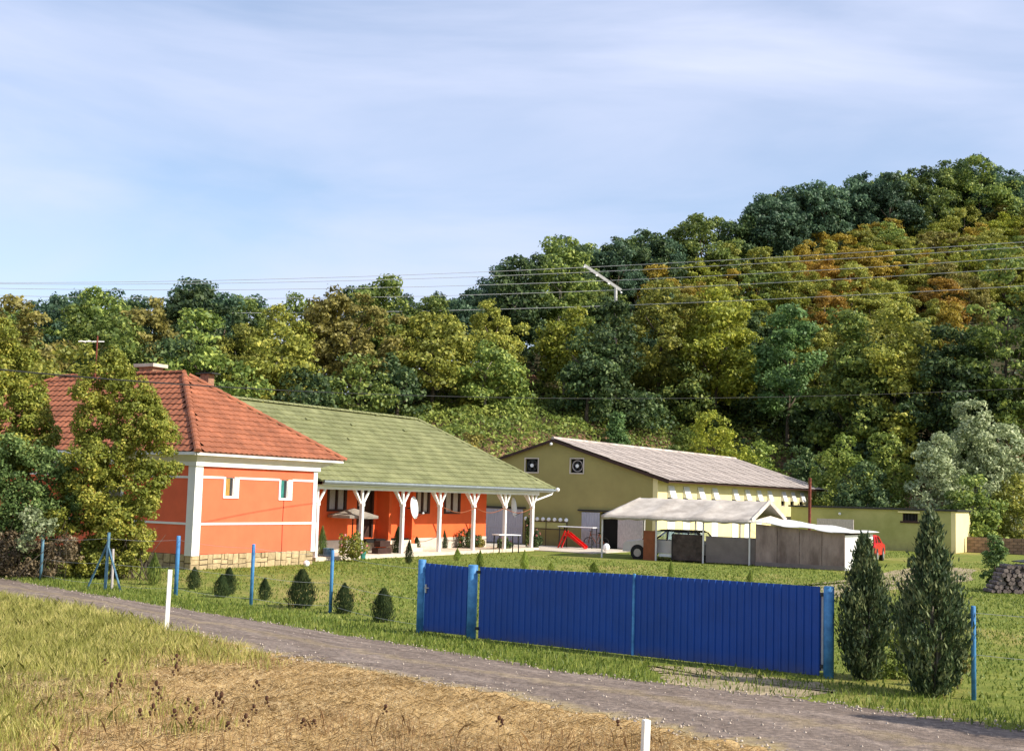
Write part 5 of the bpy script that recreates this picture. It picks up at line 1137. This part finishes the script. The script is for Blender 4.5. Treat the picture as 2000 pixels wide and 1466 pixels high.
fulltree('climbing_shrub', 66, T1, lob, 6000, .045, 'olive', st[8:20], 'thin yellowing shrub with drooping twigs against the orange left wall', 'shrub')
# small thujas
def thuja_mesh(seed, n=3200, leaf=.035, pw=.8):
    r = np.random.default_rng(seed); z = r.uniform(0.02, 1, n)**.9; rad_ = .5*np.sin(np.pi*np.clip(z*.86+.12, 0, 1))**pw*(1-.55*z)*1.25; a = r.uniform(0, 6.283, n)
    rr = rad_*(1-.35*r.uniform(0, 1, n)**2)*(1+.20*np.sin(a*3+z*8+seed)+.13*np.sin(a*7-z*21)+.10*r.normal(size=n)); P = np.stack([np.cos(a)*rr, np.sin(a)*rr, z*.96], 1); Nn = np.stack([np.cos(a), np.sin(a), .15*np.ones(n)], 1)
    t = Nn+rdir(r, n)*.6; t /= np.linalg.norm(t, axis=1)[:, None]; side = np.cross(t, [0, 0, 1.]); side /= np.linalg.norm(side, axis=1)[:, None]+1e-9
    up = np.array([0, 0, 1.])+Nn*.5+rdir(r, n)*.35; s = (leaf*r.uniform(.6, 1.3, n))[:, None]
    return mk_np('crown', np.stack([P-up*s, P+side*s*.5, P+up*s*1.3, P-side*s*.5], 1).reshape(-1, 3), 4, LM['thuja'])
TH = [thuja_mesh(71), thuja_mesh(72, pw=.6), thuja_mesh(73, 1500, .05, 1.0)]
sm = MB(); sm.tube([(0, 0, -.03), (0, 0, .5)], [.035, .02], 6); stem_me = mk('trunk', sm.V, sm.F, M['bark'])
def thuja(x, yb, yt, wpx, k, label, lm='thuja', z=0, name='thuja_shrub', group=None):
    P = G(x, yb, z); h = Dp(x, yt, P[1])[2]-z; wd = wpx/F_*P[1]; e_ = empty(name, (P[0], P[1], z), random.uniform(0, 6))
    c = link('crown', TH[k], e_); c.scale = (wd/.85, wd/.85, h); t = link('trunk', stem_me, e_); t.scale = (1, 1, h*.6); setmat(c, LM[lm]); tag(e_, label, 'shrub', group)
thuja(300, 1142, 1080, 22, 2, 'thin sparse thuja left of the blue post by the house corner', 'green')
thuja(378, 1150, 1106, 22, 0, 'small thuja just right of the house corner fence post')
thuja(432, 1166, 1120, 27, 0, 'leaning bushy thuja in front of the stone plinth')
thuja(446, 1160, 1107, 24, 1, 'taller tip of the paired thuja in front of the stone plinth')
thuja(516, 1171, 1127, 21, 0, 'small thuja just right of the middle fence post')
thuja(588, 1187, 1110, 44, 1, 'largest bushy thuja of the row along the left fence')
thuja(671, 1198, 1137, 32, 0, 'thuja just right of the fence post nearest the gates')
thuja(747, 1214, 1147, 36, 1, 'oval thuja closest to the pedestrian gate')
thuja(628, 1092, 1026, 15, 0, 'slim thuja column beside the first porch post', 'lefdark')
thuja(776, 1086, 1027, 17, 1, 'pointed dark thuja before the third porch post')
thuja(798, 1100, 1054, 13, 0, 'narrow thuja right of the porch steps, nearer one')
thuja(813, 1080, 1047, 13, 1, 'narrow thuja against the porch edge right of the third post')
thuja(866, 1076, 1034, 13, 1, 'slim thuja beside the fourth porch post')
for x, yb, yt, w_, lab in ((937, 1108, 1074, 12, 'tiny sapling just behind the gate top near the pedestrian gate'), (893, 1094, 1070, 12, 'tiny sapling on the lawn before the fifth porch post'), (1024, 1112, 1074, 14, 'sapling behind the left third of the gate'), (1076, 1114, 1098, 12, 'low tuft behind the gate between two saplings'), (1160, 1118, 1097, 16, 'small bush behind the middle of the gate'), (1310, 1132, 1094, 9, 'thin upright sapling behind the right half of the gate'), (1465, 1150, 1112, 12, 'sapling behind the gate in front of the shed')):
    thuja(x, yb, yt, w_, 2, lab, 'vine', name='sapling')
# roses and flowers
def flowerbush(x, yb, yt, wpx, lm, label, nf, seed, z=0):
    P0 = G(x, yb, z); h = Dp(x, yt, P0[1])[2]-z; wd = wpx/F_*P0[1]/2; r = np.random.default_rng(seed)
    e_ = empty('rose_bush', (P0[0], P0[1], z)); n = 1500; d = rdir(r, n); rr = r.uniform(.3, 1, n)**.5; P = d*rr[:, None]*np.array([wd, wd*.8, h/2])*(1+.25*np.sin(d[:, :1]*7))+np.array([0, 0, h/2])
    link('foliage', mk_np('foliage', leaves(P, d, .055, r, .9), 4, LM[lm]), e_)
    d = rdir(r, nf*5); c = np.repeat(rdir(r, nf)*np.array([wd, wd*.8, h/2])*1.0+np.array([0, 0, h*.55]), 5, 0)+d*.04
    link('blossoms', mk_np('blossoms', leaves(c, d, .055, r, .4), 4, M['pink']), e_)
    b = MB()
    for k in range(5): b.tube([(0, 0, 0), (r.normal()*wd*.3, r.normal()*wd*.2, h*.6)], [.015, .008], 5)
    b.build('stem', M['bark'], e_); tag(e_, label, 'rose bush')
flowerbush(688, 1096, 1040, 58, 'olive', 'mixed flower bed bush with yellow leaves before the second porch post', 9, 81)
flowerbush(915, 1076, 1032, 44, 'dark', 'pink rose bush spreading before the fifth porch post', 14, 82)
flowerbush(985, 1076, 1050, 30, 'dark', 'low rose bush before the sixth porch post', 6, 83)
flowerbush(1045, 1074, 1036, 26, 'dark', 'rose bush with one pink bloom at the downpipe foot', 6, 84)
flowerbush(1033, 1071, 1005, 14, 'lefdark', 'tall climbing rose on the last porch post', 12, 85)
flowerbush(935, 1074, 1046, 22, 'brownleaf', 'small dry rose bush left of the white topped table', 4, 86)
# two big conifers by the gate
def conifer(seed, P0, h, wid, label, n_b=620, narrow=.35):
    r = np.random.default_rng(seed); e_ = empty('conifer', (P0[0], P0[1], 0)); VV = []
    for k in range(n_b):
        t = r.uniform(.03, .985)**.95; prof = (np.interp(t, [0, .12, .3, .45, .62, .8, 1], [.34, .62, .96, 1.0, .70, .36, .02]))*(1+.12*math.sin(k*1.7)+.17*r.normal())
        a = r.uniform(0, 6.283); R_ = wid/2*max(.02, prof); st_ = np.array([math.cos(a)*R_*.25, math.sin(a)*R_*.25, h*max(0.02, t-.16*prof)]); en = np.array([math.cos(a)*R_, math.sin(a)*R_, h*t+.04])
        m_ = 46; s_ = r.uniform(.15, 1.05, m_)**.7; c = st_+(en-st_)*s_[:, None]+r.normal(size=(m_, 3))*np.array([.035, .035, .05])*(.4+s_[:, None])
        dv = unit(en-st_)*.6+np.array([0, 0, .75]); dv = unit(dv); d = dv+rdir(r, m_)*.55; d /= np.linalg.norm(d, axis=1)[:, None]
        sd = np.cross(d, rdir(r, m_)); sd /= np.linalg.norm(sd, axis=1)[:, None]+1e-9; L_ = r.uniform(.035, .085, m_)[:, None]
        VV.append(np.stack([c-d*L_*.6, c+sd*L_*.26, c+d*L_, c-sd*L_*.26], 1).reshape(-1, 3))
    link('crown', mk_np('crown', np.concatenate(VV), 4, LM['conifer']), e_)
    b = MB()
    for k in range(9):
        a = k*.7+r.uniform(0, .4); q_ = .12*wid; b.tube([(math.cos(a)*.05, math.sin(a)*.05, -.05), (math.cos(a)*q_, math.sin(a)*q_, h*.25), (math.cos(a)*q_*1.7, math.sin(a)*q_*1.7, h*r.uniform(.4, .6))], [.028, .02, .008], 6)
    b.tube([(0, 0, -.05), (0, 0, h*.5), (.02, 0, h*.95)], [.05, .03, .008], 7)
    b.build('trunk', M['palebark'], e_, True); tag(e_, label, 'conifer'); return e_
C1 = G(1688, 1326); conifer(91, C1, Dp(1675, 1052, C1[1])[2], 98/F_*C1[1]*1.0, 'dark upright conifer directly right of the driveway gate post', 330)
C2 = G(1820, 1358); conifer(92, C2, Dp(1806, 1010, C2[1])[2], 132/F_*C2[1]*1.0, 'taller wider conifer between the gate and lone blue post', 430)
C3 = G(2170, 1445); conifer(93, C3, 2.3, 1.3, 'conifer just beyond the right edge of the photo', 300)
P = G(1750, 1325); T1 = G(1750, 1325); s1 = T1[1]/F_
fulltree('leafy_weed', 96, T1, [L1(1745, 1300, 22), L1(1765, 1280, 22), L1(1752, 1250, 16), L1(1728, 1310, 14), L1(1780, 1310, 18), L1(1755, 1225, 10)], 2600, .028, 'vine', [(0, 0, .05, 0, .5, .008)], 'light green leafy weeds between the two conifers', 'weed')
T1 = G(1872, 1345); s1 = T1[1]/F_
fulltree('dry_shrub', 97, T1, [L1(1875, 1270, 16), L1(1862, 1300, 16), L1(1885, 1300, 12), L1(1868, 1325, 12)], 1300, .028, 'brownleaf', [(0, 0, .1, 0, .6, .008), (0, 0, -.1, 0, .5, .008)], 'low dry brown shrub between the tall conifer and blue post', 'shrub')
# ---- big bushes behind, right
def bush(x, yb, yt, Y, wpx, k, lm, label, name='bush'):
    P = Dp(x, yb, Y); g = float(hz(P[0], P[1])); h = Dp(x, yt, Y)[2]-g; rw = wpx/F_*Y/2; e_ = empty(name, (P[0], P[1], g)); rs = np.random.default_rng(int(x*7+yt)); big = [(0, 0, h*.4, rw*.72)]
    for i in range(8):
        t = (i+.5)/8; a = i*2.4+rs.uniform(-.5, .5); R = rw*.42*rs.uniform(.8, 1.25); rr = max(.1, (rw-R*.85)*(1-.5*t**2)); big.append((math.cos(a)*rr, math.sin(a)*rr, max(R*.5, h*(.08+.78*t)-R*.3), R))
    R = rw*.4; big.append((0, 0, h-R, R))
    c = link('crown', mk_np('crown', tuft_crown(big, int(min(12000, 2500+260*rw*h)), .13, rs, int(60+6*rw*h), .40, .75, .3), 4, LM['green']), e_); setmat(c, LM[lm])
    t = link('trunk', TR[2], e_); t.scale = (h*.6, h*.6, h*.7); tag(e_, label, 'bush' if h < 4 else 'tree')
bush(1395, 930, 800, 108, 170, 0, 'lime', 'bright yellow green bush behind the middle of the barn roof')
bush(1330, 900, 838, 110, 110, 1, 'vine', 'low green bush left of the bright yellow green bush')
bush(1480, 930, 862, 109, 130, 1, 'vine', 'green bush behind the barn roof near its far end')
bush(1205, 860, 810, 116, 40, 0, 'acacia', 'small bright green shrub on the vine bank')
bush(920, 900, 842, 96, 70, 1, 'brownleaf', 'rusty red bush right beside the green roof hip')
bush(905, 900, 862, 95, 60, 0, 'gold', 'yellowish bush beside the green roof hip')
bush(1640, 960, 850, 98, 150, 1, 'vine', 'vine covered green bush right of the barn roof end')
bush(1730, 960, 848, 97, 120, 0, 'vine', 'light leaved bush between the barn end and the silver willow')
bush(1560, 940, 875, 108, 110, 1, 'dark', 'dark bush right behind the barn roof end')
bush(1900, 1040, 785, 95, 150, 0, 'silver', 'silvery willow with pale rounded crown behind the outbuilding', 'willow')
bush(1830, 1040, 850, 93, 120, 1, 'silver', 'lower silvery willow left of the tall silver one', 'willow')
bush(1960, 1060, 830, 96, 150, 1, 'silver', 'silvery green bush at the right edge of the photo', 'willow')
bush(1900, 1065, 930, 90, 120, 0, 'green', 'green bush right behind the end of the outbuilding')
bush(1690, 1000, 905, 94, 140, 0, 'dark', 'dark shaded bush over the flat outbuilding roof')
bush(1600, 985, 910, 108, 90, 0, 'dark', 'dark bush beside the barn end wall')
bush(1985, 1080, 930, 91, 120, 1, 'olive', 'olive bush behind the brick wall at the right edge')
T1 = G(1942, 1152); s1 = T1[1]/F_
fulltree('young_tree', 95, T1, [L1(1942, 1058, 12), L1(1950, 1080, 16), L1(1935, 1090, 14), L1(1945, 1110, 18), L1(1930, 1125, 12), L1(1952, 1130, 14)], 2600, .06, 'lefdark', [(0, 0, .1, 0, 2.0, .03), (.1, 0, .3, 0, 1.5, .02), (-.1, 0, -.3, 0, 1.4, .02)], 'young leafy tree beside the woodpile', 'tree')
tag(MB().fb(Fr(Dp(1010, 760, 124), U2, U1), 0, 4, 0, 3.2, float(hz(.5, 124)), float(hz(.5, 124))+2.4).build('forest_hut', M['brick']), 'small reddish brown hut half hidden under the forest edge', 'hut')
# ------------------------------------------------------------------ utility pole and wires
YP = 127.0
Pt = Dp(1203, 562, YP); gz = float(hz(Pt[0], Pt[1]))
def upole(dx, dy, label):
    X, Y = Pt[0]+dx, Pt[1]+dy; g = float(hz(X, Y)); zt = Pt[2]; e_ = empty('utility_pole', (X, Y, g)); tag(e_, label, 'utility pole')
    MB().tube([(0, 0, 0), (0, 0, zt-g-1.85)], [.26, .20], 8).build('pole', M['darkwood'], e_, True); MB().tube([(-.0, 0, zt-g-1.85), (.0, 0, zt-g)], .17, 8).build('pole_head', M['concpole'], e_)
    a = Dp(1141, 518, YP)-Dp(1203, 562, YP); c = Dp(1213, 567, YP)-Dp(1203, 562, YP); arm = MB().bar((a[0], a[1], zt-g+a[2]), (c[0], c[1], zt-g+c[2]), .28, .28).build('crossarm', M['concpole'], e_)
    for t in (0, .33, .66, 1): p_ = a*(1-t)+c*t; MB().blob((p_[0], p_[1]-.16, zt-g+p_[2]-.25), .11).build('insulator', M['plastic'], e_)
    return e_
upole(0, 0, 'white topped utility pole with slanted crossarm rising between forest trees')
WIR = [[(-400, 548), (0, 549), (600, 545), (929, 533), (1160, 520), (2000, 472), (2500, 440)], [(-400, 547), (0, 552), (600, 550), (929, 541), (1180, 532), (2000, 480), (2500, 447)], [(-400, 552), (0, 561), (600, 563), (918, 558), (1195, 551), (2000, 499), (2500, 465)],
       [(-400, 560), (0, 574), (300, 582), (670, 583), (1020, 574), (1210, 566), (2000, 522), (2500, 490)], [(-400, 590), (0, 604), (350, 610), (700, 611), (950, 605), (1196, 597), (2000, 557), (2500, 528)]]
wl = ['topmost', 'second from top', 'third from top', 'fourth from top', 'lowest']
def smoothcurve(pts, n=60):
    x = np.array([p[0] for p in pts], float); y = np.array([p[1] for p in pts], float); xs = np.linspace(x[0], x[-1], n); c = np.polyfit(x, y, 3); return xs, np.polyval(c, xs)
for i, wr in enumerate(WIR):
    xs, ys_ = smoothcurve(wr); b = MB()
    Yd = np.interp(xs, [-400, 1200, 2500], [114, 126, 72])
    b.tube([Dp(x, y, Y) for x, y, Y in zip(xs, ys_, Yd)], .024, 4, False); tag(b.build('power_line', M['wire']), 'thin grey power line across the hill, '+wl[i]+' of the five', 'power line', 'parallel power lines')
b = MB(); xs, ys_ = smoothcurve([(-300, 690), (0, 718), (300, 748), (760, 772), (1370, 777), (2000, 757), (2300, 742)], 80)
b.tube([Dp(x, y, Y) for x, y, Y in zip(xs, ys_, np.interp(xs, [-300, 300, 2300], [22, 30, 96]))], [.016 if x < 500 else .014 for x in xs], 5, False); tag(b.build('telephone_cable', M['blackwire']), 'black sagging cable crossing low before the red roof', 'cable')

# ------------------------------------------------------------------ grasses
def grassmat(name, c, c2, tr=.3): return leafmat(name, c, c2, tr, 1.6, .3)
LM['g_green'] = grassmat('grass_green', (.125, .18, .026), (.29, .31, .065)); LM['g_tall'] = grassmat('grass_yellow_green', (.30, .30, .065), (.62, .53, .20)); LM['g_dry'] = grassmat('grass_dry', (.62, .44, .21), (.85, .68, .40)); LM['g_brown'] = grassmat('grass_brown', (.34, .20, .09), (.50, .33, .16))
def blades(name, X, Y, hgt, wid, lean, lm, label, seed, zoff=0):
    r = np.random.default_rng(seed); n = len(X); h = hgt*r.uniform(.5, 1.3, n); a = r.uniform(0, 6.283, n); l_ = lean*r.uniform(.2, 1.2, n)*h; s = r.uniform(0, 6.283, n); w_ = wid*r.uniform(.6, 1.4, n)
    base = np.stack([X, Y, hz(X, Y)+zoff], 1); sd = np.stack([np.cos(s), np.sin(s), 0*s], 1)*w_[:, None]; ln = np.stack([np.cos(a)*l_, np.sin(a)*l_, h*np.sqrt(np.clip(1-(lean*.7)**2, .15, 1))], 1)
    mid = base+ln*np.array([.35, .35, .6]); tip = base+ln
    V = np.stack([base-sd, base+sd, mid+sd*.75, tip, mid-sd*.75], 1).reshape(-1, 3)
    return tag(link(name, mk_np(name, V, 5, LM[lm])), label, 'grass', kind='stuff')
def region(n, xr, yr, seed, cond):
    r = np.random.default_rng(seed); X = r.uniform(*xr, n); Y = r.uniform(*yr, n); k = cond(X, Y, r); return X[k], Y[k]
fX, fY = far[:, 0], far[:, 1]; nX, nY = near[:, 0], near[:, 1]
def infr(X, Y, m_=.46): return (np.abs(X/Y) < m_)
def nside(X, Y): return np.interp(X, nX, nY)-Y   # >0 on the near side
def fside(X, Y): return Y-np.interp(X, fX, fY)
def gfac(X, Y): return np.clip(((-X+np.sin(Y*.9)*.9+np.sin(X*1.9+Y*1.3)*.8+np.sin(X*4.1-Y*3.3)*.5)-4.9)*.36, 0, 1)
X, Y = region(430000, (-18, 4), (13.5, 38), 101, lambda X, Y, r: infr(X, Y) & (nside(X, Y) > -.05+.25*r.normal(size=len(X))) & (r.uniform(size=len(X)) < gfac(X, Y)*(.55+.45*lump(X, Y, 1.2))))
blades('tall_grass', X, Y, .21, .0048, .62, 'g_tall', 'tall yellow green meadow grass at the lower left of the lane', 1)
X, Y = region(520000, (-9, 8), (13.5, 26), 102, lambda X, Y, r: infr(X, Y) & (nside(X, Y) > .02+.2*r.normal(size=len(X))) & (r.uniform(size=len(X)) > gfac(X, Y)) & (r.uniform(size=len(X)) < .18+.30*lump(X, Y, 1.5)))
blades('dry_stubble', X, Y, .11, .0055, 1.35, 'g_dry', 'dry straw coloured mown stubble on the near side of the lane', 2)
X, Y = region(4500, (-7, 2), (13.5, 19.5), 103, lambda X, Y, r: infr(X, Y) & (nside(X, Y) > .8) & (lump(X, Y, 2.1)*np.clip((19-Y)/4, 0, 1) > .30))
blades('brown_weeds', X, Y, .22, .004, .6, 'g_brown', 'brown dead weed stalks along the bottom of the photo', 3)
X, Y = region(260000, (-22, 10), (15, 52), 104, lambda X, Y, r: infr(X, Y) & (fside(X, Y) > -.12+.15*r.normal(size=len(X))) & (fside(X, Y) < 2.3+.5*r.normal(size=len(X))) & ~((X > 2.6) & (X < 5.4) & (Y < 23.6-(X-2.6)*.72) & (r.uniform(size=len(X)) < .62)))
blades('verge_grass', X, Y, .11, .009, .6, 'g_green', 'green grass verge between the lane and the gates', 4)
X, Y = region(170000, (-26, 26), (20, 60), 105, lambda X, Y, r: infr(X, Y) & (fside(X, Y) > 2.0) & (r.uniform(size=len(X)) < np.clip(30/Y, .2, 1)*(.35+.65*lump(X, Y, .45))))
blades('lawn_grass', X, Y, .075, .014, .7, 'g_green', 'short mown lawn inside the fence', 5)
X, Y = region(60000, (-26, 40), (30, 84), 106, lambda X, Y, r: infr(X, Y) & (fside(X, Y) > 3) & (lump(X, Y, .3) > .45))
blades('lawn_grass', X, Y, .085, .02, .7, 'g_green', 'longer yellowish tufts across the back lawn', 6)
# weeds on the verge and seed heads
sh_ = MB(); sh_.tube([(0, 0, 0), (.03, .01, .25), (.05, .03, .46)], [.006, .005, .004], 5); stalk = mk('stalk', sh_.V, sh_.F, M['straw']); hd = MB(); hd.blob((.05, .03, .47), .020, 6, 1.8); hd.blob((.075, .02, .42), .014, 6, 1.4); hd.blob((.02, .045, .40), .015, 6, 1.3); hd.blob((.055, .06, .36), .012, 6, 1.3); head = mk('seed_head', hd.V, hd.F, M['seed'])
places = [(347, 1318), (224, 1355), (228, 1378), (222, 1400), (338, 1358), (315, 1387), (293, 1398), (355, 1402), (495, 1373), (492, 1412), (507, 1414), (384, 1428), (600, 1436), (602, 1446), (258, 1440), (325, 1440), (295, 1438), (418, 1420), (440, 1428), (356, 1444), (762, 1420), (975, 1443), (990, 1436), (1197, 1442), (210, 1305), (455, 1455), (478, 1452)]
for i, (x, y) in enumerate(places):
    P = G(x, y+18); sc_ = random.uniform(.6, 1.15); e_ = empty('dried_weed', (P[0], P[1], 0), random.uniform(0, 6)); e_.scale = (1.2, 1.2, sc_); link('stalk', stalk, e_); link('seed_head', head, e_)
    tag(e_, 'dried weed stalk with dark brown seed head in the dry near field', 'dried weed', 'dark seed heads in the near field')
print('tris', sum(sum(len(p.vertices)-2 for p in m_.polygons) for m_ in bpy.data.meshes if len(m_.polygons)<5)+sum(len(m_.loops)-2*len(m_.polygons) for m_ in bpy.data.meshes))
print('objects', len(bpy.data.objects), 'tris', sum(len(m_.polygons) for m_ in bpy.data.meshes))
